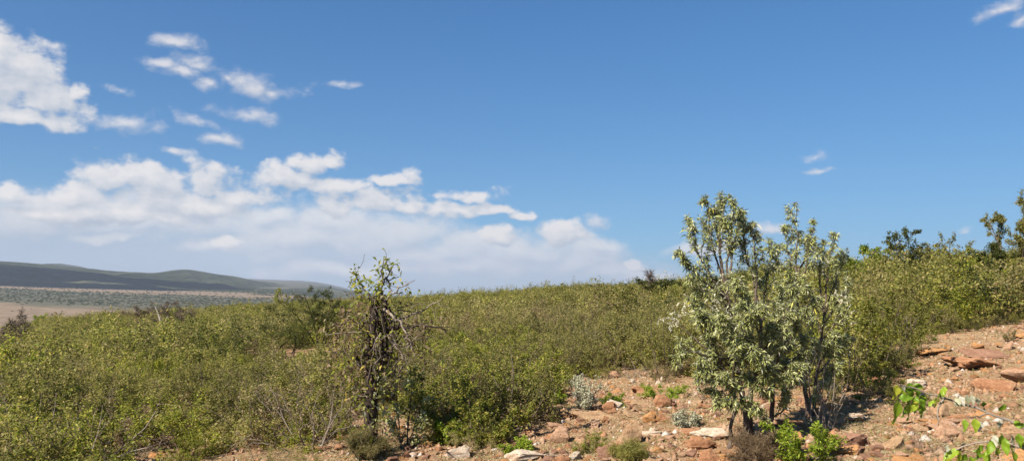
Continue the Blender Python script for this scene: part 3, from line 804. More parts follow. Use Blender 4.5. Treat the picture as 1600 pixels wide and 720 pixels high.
dead_branch([st(582, 500), st(560, 498, 0.1), st(530, 508, 0.2)], 0.016, 0.004, 'deadwood')
dead_branch([st(590, 470), st(600, 440, 0), st(616, 412, 0)], 0.02, 0.005, 'twig')
dead_branch([st(586, 470), st(566, 450, 0), st(554, 420, 0)], 0.02, 0.005, 'twig')
dead_branch([st(596, 468), st(596, 430, 0.1), st(600, 405, 0.1)], 0.02, 0.005, 'twig')
dead_branch([st(600, 470), st(620, 455, -0.1), st(640, 440, -0.1)], 0.018, 0.005, 'deadwood')
# hanging dry vine strands
b = Buf()
for k in range(40):
    x0 = sr.normal(594, 14); y0 = sr.uniform(462, 540)
    P0 = st(x0, y0, sr.normal(-0.08, 0.14)); L = sr.uniform(0.15, 0.75)
    dx = sr.normal(0, 0.12)
    limb(b, [P0, P0 + np.array([dx * 0.6, sr.normal(0, 0.05), -L * 0.4]), P0 + np.array([dx + sr.normal(0, 0.05), sr.normal(0, 0.08), -L])], sr.uniform(0.004, 0.011), 0.003, 7, 0.02, 4, sr)
for k in range(110):    # tangle on the right shoulder and left side
    c = st(*( (sr.normal(635, 20), sr.normal(528, 26)) if k % 3 else (sr.normal(560, 16), sr.normal(540, 40)) ), sr.normal(-0.1, 0.15))
    d = unit(sr.normal(0, 1, 3)); L = sr.uniform(0.12, 0.5)
    limb(b, [c - d * L / 2, c + sr.normal(0, 0.05, 3), c + d * L / 2], sr.uniform(0.003, 0.009), 0.002, 6, 0.02, 3, sr)
obj('dry_vine', b.mesh('dry vine', M['deadwood'], True), stump)
# dark core of the tangle
b = Buf()
for k in range(150):
    c = st(sr.normal(602, 11), sr.normal(520, 32), sr.normal(0.03, 0.1))
    d = unit(sr.normal(0, 1.0, 3) + np.array([0, 0, -0.8])); L = sr.uniform(0.12, 0.4)
    limb(b, [c, c + d * L * 0.5 + sr.normal(0, 0.03, 3), c + d * L], sr.uniform(0.008, 0.02), 0.004, 5, 0.01, 4, sr)
obj('tangled_vine', b.mesh('tangled vine', M['twigdark'], True), stump)
def leaf_cloud(specs, mat, name, L, W, parent, seed, droop=0.25, conv=st, upb=-0.2):
    rg = np.random.default_rng(seed); b = Buf()
    for (px, py, sx, sy, n) in specs:
        P = np.array([conv(rg.normal(px, sx), rg.normal(py, sy), rg.normal(0, sx * 0.0105)) for _ in range(n)])
        D = unit(rg.normal(0, 0.8, (n, 3)) + np.array([0, 0, upb]))
        leaf_quads(b, P, D, rg.uniform(L * 0.6, L * 1.3, n), rg.uniform(W * 0.7, W * 1.2, n), rg, droop=droop)
    return obj(name, b.mesh(name, M[mat]), parent)
leaf_cloud([(556, 432, 5, 10, 36), (560, 455, 6, 10, 26), (600, 425, 9, 12, 60), (585, 448, 16, 8, 60), (575, 440, 10, 6, 26), (617, 412, 3, 4, 12), (600, 410, 4, 4, 14), (595, 465, 14, 8, 30),
            (561, 508, 5, 8, 28), (632, 448, 6, 8, 12), (640, 470, 10, 10, 14), (672, 515, 8, 8, 20), (545, 545, 22, 30, 70), (560, 480, 12, 18, 40), (655, 545, 20, 16, 50), (590, 500, 20, 22, 60), (545, 600, 20, 26, 80), (600, 540, 22, 26, 70), (580, 570, 18, 20, 50), (560, 520, 18, 30, 60), (625, 580, 16, 20, 60), (582, 620, 12, 30, 60), (560, 640, 16, 24, 50), (578, 545, 12, 30, 50)], 'lime', 'green_leaves', 0.085, 0.042, stump, 41)
leaf_cloud([(540, 540, 22, 34, 150), (555, 500, 14, 22, 80), (640, 535, 18, 22, 120), (660, 520, 18, 16, 90), (590, 480, 20, 14, 70), (560, 590, 22, 26, 120), (545, 545, 24, 30, 120)], 'dry', 'dry_leaves', 0.085, 0.042, stump, 42)
leaf_cloud([(598, 585, 8, 14, 46), (600, 610, 8, 14, 40), (590, 560, 10, 10, 22), (580, 640, 9, 26, 60), (572, 670, 12, 18, 40), (596, 650, 10, 24, 50)], 'grey', 'climber_leaves', 0.085, 0.045, stump, 43)

# ------------------------------------------------------------------ the grey-leaved trees
def shoot_tree(foot, label, trunks, shoots, seed, lm='grey', leafL=0.088, leafW=0.019, twigs=(8, 11), name='grey_leaved_tree', per=2):
    d0 = project([foot])[2][0]
    def c(px, py, dz=0.0): return np.array(at_depth(px, py, d0 + dz)) - np.array(foot)
    t = thing(name, label, 'tree', foot)
    rg = np.random.default_rng(seed); b = Buf()
    ends = []
    for pts, r0, r1 in trunks:
        P = limb(b, [c(*p) for p in pts], r0, r1, 16, 0.01, 8, rg); ends.append(P)
    obj('trunk', b.mesh('trunk', M['bark'], True), t)
    pl = Plant(seed + 1)
    spec = [dict(n=twigs, ang=(0.3, 0.8), len=(0.2, 0.46), t0=0.25, seg=8, jit=0.0, rr=0.45, taper=0.7, leaf=26, lt0=0.15),
            dict(n=(1, 3), ang=(0.35, 0.8), ratio=(0.4, 0.6), t0=0.3, seg=4, jit=0.12, up=0.07, leaf=12, lt0=0.12),
            dict(seg=3, jit=0.15, up=0.08, leaf=11, lt0=0.05)]
    for (ti, frac, pts) in shoots:
        P = ends[ti]; q = P[int(frac * (len(P) - 1))]
        ctr = [q] + [c(*p) for p in pts]
        tmp = Buf(); PP = limb(tmp, ctr, 0.02, 0.004, 9, 0.012, 4, rg)
        pl.follow(PP, 0.02, 0, spec, 0.2)
    obj('branches', pl.stems_mesh('branches', M['bark']), t)
    obj('foliage', pl.leaves_mesh('foliage', M[lm], per, leafL, leafW, spread=0.66, off=0.012, droop=0.22, upb=0.04), t)
    return t, c

g1, c1 = shoot_tree(GREYT, 'tall grey-leaved tree with several stems standing on the stony ground', [
    ([(1168, 700), (1166, 650), (1160, 610), (1150, 575), (1150, 520), (1135, 460), (1125, 400)], 0.05, 0.016),
    ([(1176, 700, 0.1), (1168, 650, 0.08), (1176, 600), (1190, 560), (1190, 510), (1180, 450)], 0.045, 0.016),
    ([(1196, 694, 0.25), (1205, 655, 0.2), (1208, 615, 0.15), (1212, 570, 0.1), (1222, 520, 0.1)], 0.042, 0.015),
    ([(1136, 712, -0.15), (1142, 670, -0.15), (1152, 630, -0.12), (1140, 590, -0.2), (1112, 550, -0.2)], 0.03, 0.012),
], [
    (0, 0.95, [(1125, 370), (1133, 308)]), (0, 0.9, [(1112, 380, .1), (1106, 318, .1)]), (0, 0.85, [(1090, 400, -.1), (1076, 345, -.1)]),
    (0, 0.8, [(1090, 430, -.2), (1066, 400, -.25)]), (0, 0.92, [(1150, 380, .2), (1158, 335, .2)]), (0, 0.7, [(1110, 470, -.3), (1085, 440, -.3)]),
    (1, 0.95, [(1165, 400, .1), (1163, 345, .1)]), (1, 0.9, [(1180, 400), (1172, 355)]), (1, 0.8, [(1195, 460, .2), (1200, 420, .3)]),
    (0, 0.95, [(1120, 365, .15), (1120, 326, .2)]), (0, 0.93, [(1140, 375, -.1), (1146, 322, -.15)]),
    (0, 0.6, [(1120, 520, -.3), (1092, 490, -.45)]), (0, 0.55, [(1110, 560, -.3), (1075, 545, -.4), (1068, 560, -.4)]), (0, 0.5, [(1120, 585, -.35), (1095, 590, -.45)]),
    (1, 0.6, [(1170, 540, -.4), (1160, 500, -.5)]), (1, 0.6, [(1210, 520, -.3), (1230, 480, -.35)]), (1, 0.5, [(1190, 570, -.4), (1180, 545, -.6)]),
    (2, 0.7, [(1240, 560, .1), (1262, 530, .1)]), (2, 0.8, [(1240, 520, .0), (1252, 490, -.1)]), (2, 0.6, [(1225, 590, -.2), (1250, 580, -.3)]),
    (0, 0.45, [(1130, 560, -.1), (1105, 530, -.1)]), (0, 0.55, [(1135, 530, 0), (1140, 495, .1)]), (1, 0.55, [(1175, 560, -.2), (1172, 525, -.3)]), (1, 0.6, [(1200, 540, .1), (1212, 505, .1)]),
    (2, 0.75, [(1215, 545, -.3), (1212, 515, -.35)]), (3, 0.8, [(1118, 570, -.1), (1100, 560, .1)]), (0, 0.4, [(1140, 620, -.2), (1108, 612, -.2)]), (0, 0.62, [(1100, 500, .1), (1085, 475, .1)]),
    (1, 0.65, [(1165, 500, .2), (1168, 465, .2)]), (0, 0.7, [(1145, 480, -.1), (1155, 450, -.1)]), (2, 0.45, [(1190, 610, -.2), (1172, 590, -.3)]), (1, 0.45, [(1205, 585, .2), (1235, 570, .2)]),
    (3, 0.5, [(1140, 600, -.3), (1118, 600, -.4)]), (3, 0.9, [(1105, 520, -.3), (1095, 500, -.3)]), (3, 0.7, [(1150, 560, -.5), (1140, 530, -.6)]),
    (1, 0.75, [(1160, 470, -.4), (1148, 440, -.45)]), (0, 0.75, [(1130, 470, .3), (1120, 440, .35)]), (1, 0.7, [(1215, 490, .3), (1225, 460, .4)]),
    (2, 0.3, [(1225, 640, 0), (1232, 615, -.1)]), (0, 0.3, [(1148, 640, -.3), (1125, 632, -.4)]), (1, 0.3, [(1190, 640, -.2), (1180, 640, -.4)]),
    (2, 0.95, [(1232, 480, .1), (1236, 450, .1)]), (1, 0.5, [(1215, 560, .4), (1240, 540, .5)]), (0, 0.5, [(1160, 560, .4), (1165, 520, .5)]),
    (1, 0.85, [(1170, 500, -.5), (1190, 490, -.6)]), (0, 0.65, [(1140, 510, -.5), (1130, 500, -.6)]), (2, 0.5, [(1200, 600, -.4), (1200, 580, -.5)]),
], 601)
g2, c2 = shoot_tree(GREY2, 'second grey-leaved tree with a narrow spire, behind and right of the tallest one', [
    ([(1262, 660), (1258, 600), (1252, 520), (1243, 450), (1244, 400)], 0.04, 0.012),
    ([(1268, 660, .1), (1275, 600, .1), (1284, 520), (1290, 460)], 0.032, 0.012),
], [
    (0, 0.98, [(1245, 380), (1246, 326)]), (0, 0.9, [(1232, 400, .1), (1226, 362, .1)]), (0, 0.85, [(1222, 420, -.1), (1204, 385, -.15)]),
    (0, 0.9, [(1262, 400, .1), (1272, 352, .1)]), (1, 0.98, [(1292, 420), (1305, 368)]), (1, 0.9, [(1280, 420, .1), (1284, 385, .1)]),
    (0, 0.8, [(1262, 420, -.2), (1262, 375, -.2)]), (1, 0.85, [(1306, 440, .2), (1320, 405, .25)]), (1, 0.75, [(1310, 470, -.1), (1330, 440, -.1)]),
    (0, 0.7, [(1232, 480, -.2), (1215, 450, -.2)]), (0, 0.65, [(1265, 500, -.3), (1275, 470, -.3)]), (1, 0.65, [(1300, 510, -.2), (1315, 480, -.25)]),
    (0, 0.5, [(1240, 540, -.3), (1225, 520, -.3)]), (1, 0.5, [(1290, 550, -.2), (1305, 530, -.3)]), (1, 0.7, [(1270, 490, .3), (1262, 450, .3)]),
    (0, 0.75, [(1250, 460, -.3), (1238, 430, -.3)]), (0, 0.3, [(1245, 590, -.3), (1225, 570, -.4)]), (1, 0.3, [(1285, 600, -.2), (1310, 575, -.3)]), (0, 0.4, [(1265, 570, -.3), (1275, 540, -.4)]), (1, 0.45, [(1300, 560, .2), (1325, 530, .2)]), (1, 0.2, [(1265, 625, -.3), (1280, 600, -.4)]),
], 611, twigs=(7, 10))
# dry flower heads
def flower_head(parent, conv, px, py, n, sx, sy, seed):
    rg = np.random.default_rng(seed); b = Buf()
    for k in range(n):
        P0 = conv(rg.normal(px, sx), rg.normal(py, sy), rg.normal(-0.25, 0.12)); d = unit(rg.normal(0, 1, 3) + np.array([0, 0, -0.5]))
        L = rg.uniform(0.06, 0.14); m = 16
        t = rg.random(m)[:, None]
        leaf_quads(b, P0 + d * L * t, unit(d + rg.normal(0, 0.7, (m, 3))), rg.uniform(0.02, 0.045, m), rg.uniform(0.010, 0.018, m), rg)
    return obj('blossom', b.mesh('blossom', M['cream']), parent)
for i, (px, py, n, sx, sy) in enumerate([(1050, 502, 16, 9, 6), (1070, 482, 10, 8, 10), (1128, 482, 14, 12, 9), (1146, 496, 12, 10, 8), (1112, 466, 8, 8, 8), (1130, 430, 5, 8, 10), (1100, 600, 5, 8, 6)]):
    flower_head(g1, c1, px, py, n, sx, sy, 700 + i)
for i, (px, py, n, sx, sy) in enumerate([(1314, 462, 8, 9, 9), (1326, 490, 6, 8, 10), (1288, 405, 4, 6, 8)]):
    flower_head(g2, c2, px, py, n, sx, sy, 720 + i)
# twigs that carry the two outlying flower heads
b = Buf(); limb(b, [c1(1110, 550, -.2), c1(1080, 525, -.25), c1(1050, 500, -.25)], 0.012, 0.004, 8, 0.01, 5, rng); obj('flower_twig', b.mesh('flower twig', M['bark'], True), g1)

# ------------------------------------------------------------------ hand-placed low plants
def small_plant(name, label, cat, px, py, w_px, h_px, lm, seed, stems=9, leaf=(0.05, 0.02), per=4, sm='twig', lean=(0.3, 1.2), leafn=6, keep=1.0, twig=(3, 5)):
    P = on_ground(px, py); mpp = m_per_px(P)
    pl = shrub_plant(seed, stems, 0.5, lean, twig, leafn, nb=(3, 5))
    allp = np.concatenate([b_[0] for b_ in pl.br])
    sx = w_px * mpp / (2 * np.percentile(np.abs(allp[:, :2]), 96)); sz = h_px * mpp / np.percentile(allp[:, 2], 99)
    s3 = np.array([sx, sx, sz]); rs = min(1.0, 0.5 * (sx + sz))
    pl.br = [(b_[0] * s3, np.maximum(b_[1] * rs, 0.002)) for b_ in pl.br]; pl.an = [(a_[0] * s3, a_[1]) for a_ in pl.an]
    t = thing(name, label, cat, P)
    obj('stems', pl.stems_mesh(name + ' stems', M[sm]), t)
    if keep > 0:
        obj('foliage', pl.leaves_mesh(name + ' foliage', M[lm], per, leaf[0], leaf[1], off=0.015, keep=keep), t)
    return t
small_plant('shrub', 'silvery grey feathery shrub alone in the stony clearing', 'shrub', 915, 643, 50, 52, 'silver', 801, leaf=(0.045, 0.014), keep=0.8)
small_plant('shrub', 'smaller silvery tuft just up-slope of the feathery grey shrub', 'shrub', 895, 606, 34, 22, 'silver', 802, leaf=(0.04, 0.013), keep=0.7)
small_plant('ground_plant', 'flat spread of fresh green leaves behind the banded boulder', 'low plant', 1036, 621, 66, 18, 'bright', 803, leaf=(0.035, 0.016))
small_plant('ground_plant', 'small flat green cushion right of the silvery shrub', 'low plant', 958, 633, 40, 15, 'bright', 804, leaf=(0.035, 0.016))
small_plant('ground_plant', 'green mat creeping over the edge of the white slab', 'low plant', 815, 706, 52, 20, 'bright', 805, leaf=(0.035, 0.016))
small_plant('shrub', 'lime green feathery shrub at the foot of the second grey-leaved tree', 'shrub', 1258, 722, 104, 58, 'bright', 806, leaf=(0.05, 0.016), stems=14, per=5)
small_plant('shrub', 'fresh green bushy shrub with yellow leaves right of the dead trunk, nearest the stones', 'shrub', 760, 694, 120, 90, 'lime', 807, leaf=(0.055, 0.03), stems=12)
small_plant('shrub', 'low bright green clump in front of the twiggy shrub right of the dead trunk', 'shrub', 705, 694, 56, 34, 'bright', 808, leaf=(0.05, 0.026))
small_plant('shrub', 'yellow-green shrub with large drooping leaves right of the grey-leaved trees', 'shrub', 1345, 592, 150, 150, 'lime', 809, leaf=(0.085, 0.042), stems=13)
small_plant('shrub', 'yellow-green shrub filling the gap between the two grey-leaved trees', 'shrub', 1236, 606, 90, 120, 'lime', 821, leaf=(0.07, 0.035), stems=9)
small_plant('shrub', 'broad yellow-green shrub touching the upper edge of the clearing under the rounded green tree', 'shrub', 1398, 560, 110, 92, 'lime', 822, leaf=(0.07, 0.035), stems=10)
small_plant('shrub', 'olive shrub whose thin stems rise right of the second grey-leaved tree', 'shrub', 1316, 612, 80, 130, 'olive', 823, leaf=(0.07, 0.035), stems=8, keep=0.6)
small_plant('shrub', 'bare upright brown stems fanning out beside the lime green shrub', 'shrub', 1288, 672, 100, 130, 'dry', 810, stems=9, lean=(0.1, 0.5), keep=0.08, per=1, sm='deadwood', leaf=(0.06, 0.03), twig=(1, 2))
small_plant('sapling', 'slender grey-leaved sapling just right of the dead trunk foot', 'sapling', 632, 700, 60, 120, 'grey', 811, leaf=(0.085, 0.04), stems=4, keep=0.5, lean=(0.1, 0.5), twig=(2, 3))
small_plant('sapling', 'dark-leaved sapling behind the slender one beside the dead trunk', 'sapling', 650, 672, 40, 95, 'dark', 812, leaf=(0.08, 0.04), stems=4, keep=0.7, lean=(0.1, 0.4), twig=(2, 3))
small_plant('grass_tuft', 'grey-green grassy tuft around the foot of the dead trunk', 'grass tuft', 572, 719, 64, 52, 'dusty', 813, leaf=(0.10, 0.006), stems=16, per=5, lean=(0.1, 0.8))
small_plant('grass_tuft', 'small green grass tuft on the bottom edge below the dark-sided boulder', 'grass tuft', 986, 718, 44, 26, 'olive', 814, leaf=(0.09, 0.006), stems=12, per=5, lean=(0.1, 0.8))
small_plant('ground_plant', 'leafy green sprig reaching over the stones at the thicket edge', 'low plant', 858, 632, 40, 30, 'bright', 815, leaf=(0.05, 0.02))
small_plant('ground_plant', 'small pale silver sprout between the orange boulder and the tall grey-leaved tree', 'low plant', 1074, 668, 40, 24, 'silver', 816, leaf=(0.05, 0.014), keep=0.6)
small_plant('grass_tuft', 'dry straw tuft around the stems of the tall grey-leaved tree', 'grass tuft', 1196, 716, 90, 34, 'dry', 817, leaf=(0.11, 0.006), stems=18, per=5, lean=(0.2, 1.1))
small_plant('shrub', 'pale twiggy shrub with curling bare branches at the bottom left corner', 'shrub', 62, 722, 110, 120, 'lime', 818, leaf=(0.06, 0.03), keep=0.35, sm='deadwood')
small_plant('shrub', 'brown twiggy shrub with a half-bare heart right of the dead trunk', 'shrub', 740, 668, 120, 90, 'dry', 819, leaf=(0.05, 0.025), keep=0.4, sm='bark')
small_plant('shrub', 'arching thin-stemmed shrub at the back of the stony clearing, left of the tall tree', 'shrub', 1046, 588, 90, 110, 'olive', 820, leaf=(0.05, 0.025), keep=0.6, sm='bark', stems=10)

# ------------------------------------------------------------------ leafy branches close to the camera
near_foot = Vector((2.25, 1.75, gh(2.25, 1.75)))
nb = thing('leafy_shrub', 'tall shrub by the camera whose thin twigs reach in with large glossy green leaves', 'shrub', near_foot)
NF = np.array(near_foot)
def nr(px, py, dep): return np.array(at_depth(px, py, dep)) - NF
b = Buf(); nrg = np.random.default_rng(9)
limb(b, [(0, 0, -0.1), (0.02, 0.05, 0.8), nr(1720, 760, 2.1), nr(1660, 690, 2.2)], 0.022, 0.009, 14, 0.004, 8, nrg)
obj('stem', b.mesh('stem', M['bark'], True), nb)
def twig(pts, r0, r1, n=14):
    b = Buf(); P = limb(b, pts, r0, r1, n, 0.002, 7, nrg); obj('twig', b.mesh('twig', M['deadwood'], True), nb); return P
twig([nr(1660, 690, 2.2), nr(1600, 668, 2.25), nr(1550, 646, 2.3), nr(1510, 631, 2.32), nr(1476, 622, 2.35), nr(1445, 612, 2.35), nr(1420, 603, 2.36), nr(1402, 600, 2.36)], 0.0042, 0.0016, 20)
twig([nr(1690, 730, 2.15), nr(1620, 705, 2.2), nr(1570, 690, 2.25), nr(1530, 690, 2.28), nr(1494, 702, 2.3)], 0.005, 0.0018)
twig([nr(1476, 622, 2.35), nr(1464, 640, 2.33), nr(1466, 664, 2.32)], 0.0035, 0.0018, 8)
twig([nr(1545, 645, 2.3), nr(1530, 652, 2.28), nr(1508, 650, 2.27)], 0.0025, 0.0012, 8)
def big_leaf(buf, base, tip, width, roll, curl=0.12):
    base = np.array(base); tip = np.array(tip); D = tip - base; L = np.linalg.norm(D); D /= L
    view = np.array([0.35 * math.sin(roll * 2), -1.0, 0.35 * math.cos(roll)]); view /= np.linalg.norm(view)
    Sd = np.cross(D, view); Sd /= np.linalg.norm(Sd); N = np.cross(Sd, D)
    Sd = Sd * math.cos(roll) + N * math.sin(roll); N = np.cross(Sd, D)
    n, m = 9, 5; V = []
    for i in range(n):
        t = i / (n - 1)
        w = width * 0.5 * (math.sin(math.pi * min(1, t ** 0.72)) ** 0.85 if 0 < t < 1 else 0.02)
        for j in range(m):
            s = (j - (m - 1) / 2) / ((m - 1) / 2)
            V.append(base + D * L * t + Sd * w * s + N * (abs(s) * w * 0.35 - curl * L * t * t + 0.004 * math.sin(9 * t + 2 * s)))
    i = np.arange(n - 1)[:, None] * m; j = np.arange(m - 1)[None, :]
    buf.add(np.array(V), np.stack([i + j, i + j + 1, i + m + j + 1, i + m + j], -1).reshape(-1, 4))
LEAVES = [  # base px,py -> tip px,py, width px, depth
    (1402, 624, 1400, 664, 15, 2.34), (1402, 600, 1398, 624, 11, 2.36), (1420, 597, 1424, 622, 12, 2.37), (1404, 622, 1430, 620, 11, 2.33),
    (1418, 626, 1421, 657, 13, 2.37), (1430, 608, 1438, 626, 9, 2.35), (1426, 626, 1436, 640, 8, 2.33), (1438, 630, 1441, 652, 9, 2.36), (1430, 632, 1424, 644, 8, 2.32),
    (1440, 616, 1446, 634, 8, 2.38), (1434, 640, 1443, 648, 7, 2.33), (1412, 612, 1422, 632, 9, 2.38),
    (1408, 606, 1414, 630, 9, 2.35), (1424, 606, 1420, 632, 11, 2.33), (1432, 618, 1428, 646, 10, 2.34), (1415, 634, 1412, 652, 8, 2.36), (1436, 622, 1448, 640, 9, 2.33), (1428, 600, 1444, 606, 8, 2.36),
    (1552, 690, 1540, 712, 11, 2.24), (1570, 684, 1574, 712, 11, 2.22), (1540, 704, 1544, 726, 10, 2.24), (1510, 708, 1500, 722, 10, 2.27), (1590, 676, 1596, 700, 11, 2.2),
    (1476, 603, 1464, 628, 11, 2.34), (1478, 604, 1470, 618, 9, 2.32), (1466, 620, 1459, 636, 9, 2.33), (1460, 626, 1450, 634, 7, 2.33), (1472, 616, 1474, 630, 7, 2.36),
    (1508, 654, 1508, 674, 8, 2.27), (1523, 653, 1526, 676, 11, 2.27), (1535, 626, 1538, 640, 7, 2.3),
    (1564, 676, 1563, 704, 12, 2.24), (1546, 686, 1548, 714, 12, 2.25), (1556, 700, 1560, 716, 10, 2.26), (1530, 702, 1526, 718, 11, 2.27), (1536, 696, 1524, 706, 8, 2.28),
    (1498, 702, 1472, 718, 14, 2.3), (1500, 704, 1496, 730, 13, 2.3), (1584, 658, 1602, 668, 11, 2.24), (1594, 690, 1606, 704, 10, 2.22), (1516, 712, 1520, 726, 10, 2.29), (1580, 700, 1590, 730, 12, 2.22),
    (1620, 668, 1640, 690, 14, 2.2), (1640, 690, 1650, 720, 14, 2.2), (1560, 640, 1572, 634, 7, 2.28), (1486, 716, 1470, 734, 12, 2.3)]
def big_leaves(lst, mat, name, seed):
    b = Buf(); rg = np.random.default_rng(seed)
    for (x0, y0, x1, y1, w, dp) in lst:
        big_leaf(b, nr(x0, y0, dp), nr(x1, y1, dp + rg.normal(-0.005, 0.01)), w * dp / F * 1.1, rg.normal(0, 0.35), rg.uniform(0.02, 0.2))
    return obj(name, b.mesh(name, mat, True), nb)
def big_leaf_mat():
    m, nt = new_mat('glossy leaf'); ln = nt.links.new
    geo = nd(nt, 'ShaderNodeNewGeometry')
    cr = ramp(nt, [(0, (0.11, 0.19, 0.012)), (0.4, (0.20, 0.31, 0.020)), (0.8, (0.31, 0.40, 0.030)), (1, (0.50, 0.46, 0.05))]); ln(geo.outputs['Random Per Island'], cr.inputs[0])
    nz = nd(nt, 'ShaderNodeTexNoise', i_Scale=60.0, i_Detail=3.0); hs = nd(nt, 'ShaderNodeHueSaturation')
    tc = nd(nt, 'ShaderNodeTexCoord'); ln(tc.outputs['Object'], nz.inputs['Vector'])
    mr = nd(nt, 'ShaderNodeMapRange'); mr.inputs['To Min'].default_value = 0.6; mr.inputs['To Max'].default_value = 1.4; ln(nz.outputs['Fac'], mr.inputs['Value'])
    ln(cr.outputs[0], hs.inputs['Color']); ln(mr.outputs[0], hs.inputs['Value'])
    p = nd(nt, 'ShaderNodeBsdfPrincipled', i_Roughness=0.42); ln(hs.outputs[0], p.inputs['Base Color']); p.inputs['Specular IOR Level'].default_value = 0.4
    tr = nd(nt, 'ShaderNodeBsdfTranslucent'); ln(hs.outputs[0], tr.inputs[0])
    mx = nd(nt, 'ShaderNodeMixShader', i_Fac=0.4); ln(p.outputs[0], mx.inputs[1]); ln(tr.outputs[0], mx.inputs[2])
    out = nd(nt, 'ShaderNodeOutputMaterial'); ln(mx.outputs[0], out.inputs[0]); return m
big_leaves(LEAVES, big_leaf_mat(), 'foliage', 91)
PALE = [(1494, 622, 1500, 632, 7, 2.31), (1500, 618, 1508, 634, 7, 2.31), (1510, 616, 1514, 634, 6, 2.31), (1518, 616, 1522, 634, 6, 2.31), (1526, 620, 1530, 634, 6, 2.31), (1490, 630, 1506, 634, 5, 2.31),
        (1533, 658, 1531, 674, 8, 2.28), (1561, 656, 1563, 670, 8, 2.27), (1556, 680, 1553, 700, 10, 2.26), (1580, 680, 1584, 696, 8, 2.24), (1482, 694, 1476, 710, 6, 2.3), (1436, 614, 1450, 624, 8, 2.38), (1413, 600, 1408, 622, 6, 2.38), (1504, 690, 1506, 704, 6, 2.3)]
big_leaves(PALE, M['silver'], 'pale_leaves', 92)

# ------------------------------------------------------------------ rocks
def rock_mesh(name, seed, dims, mat, flat=False, npts=16, detail=2, rough=0.06):
    rg = random.Random(seed); bm = bmesh.new()
    dx, dy, dz = dims
    for i in range(npts):
        while True:
            x, y, zz = rg.uniform(-1, 1), rg.uniform(-1, 1), rg.uniform(-1, 1)
            if 0.45 < x * x + y * y + zz * zz < (1.9 if flat else 1.35): break
        bm.verts.new((x, y, zz))
    r = bmesh.ops.convex_hull(bm, input=bm.verts)
    bmesh.ops.delete(bm, geom=[v for v in bm.verts if not v.link_faces], context='VERTS')
    bmesh.ops.dissolve_limit(bm, angle_limit=0.25, verts=bm.verts[:], edges=bm.edges[:])
    bmesh.ops.bevel(bm, geom=bm.edges[:], offset=0.09, segments=2, affect='EDGES', profile=0.6)
    bmesh.ops.triangulate(bm, faces=bm.faces[:])
    for _ in range(detail):
        long = [e for e in bm.edges if e.calc_length() > (0.34 if _ == 0 else 0.2)]
        if long: bmesh.ops.subdivide_edges(bm, edges=long, cuts=1)
        bmesh.ops.triangulate(bm, faces=bm.faces[:])
    lo = [min(v.co[k] for v in bm.verts) for k in range(3)]; hi = [max(v.co[k] for v in bm.verts) for k in range(3)]
    off = Vector((seed * 1.37 % 50, seed * 2.11 % 50, 0))
    bm.normal_update()
    for v in bm.verts:
        n = mnoise.fractal(v.co * 1.7 + off, 1.0, 2.0, 5); s = mnoise.noise(Vector((0, 0, v.co.z * 7)) + off + v.co * 0.6)
        v.co += v.normal * (n * rough * 1.6 + s * rough * 0.6)
    for v in bm.verts:
        v.co = Vector(((v.co.x - (lo[0] + hi[0]) / 2) / (hi[0] - lo[0]) * dx, (v.co.y - (lo[1] + hi[1]) / 2) / (hi[1] - lo[1]) * dy, (v.co.z - lo[2]) / (hi[2] - lo[2]) * dz))
    me = bpy.data.meshes.new(name); bm.to_mesh(me); bm.free(); me.materials.append(RM[mat])
    for p in me.polygons: p.use_smooth = True
    try: me.set_sharp_from_angle(angle=R(32))
    except Exception: pass
    return me

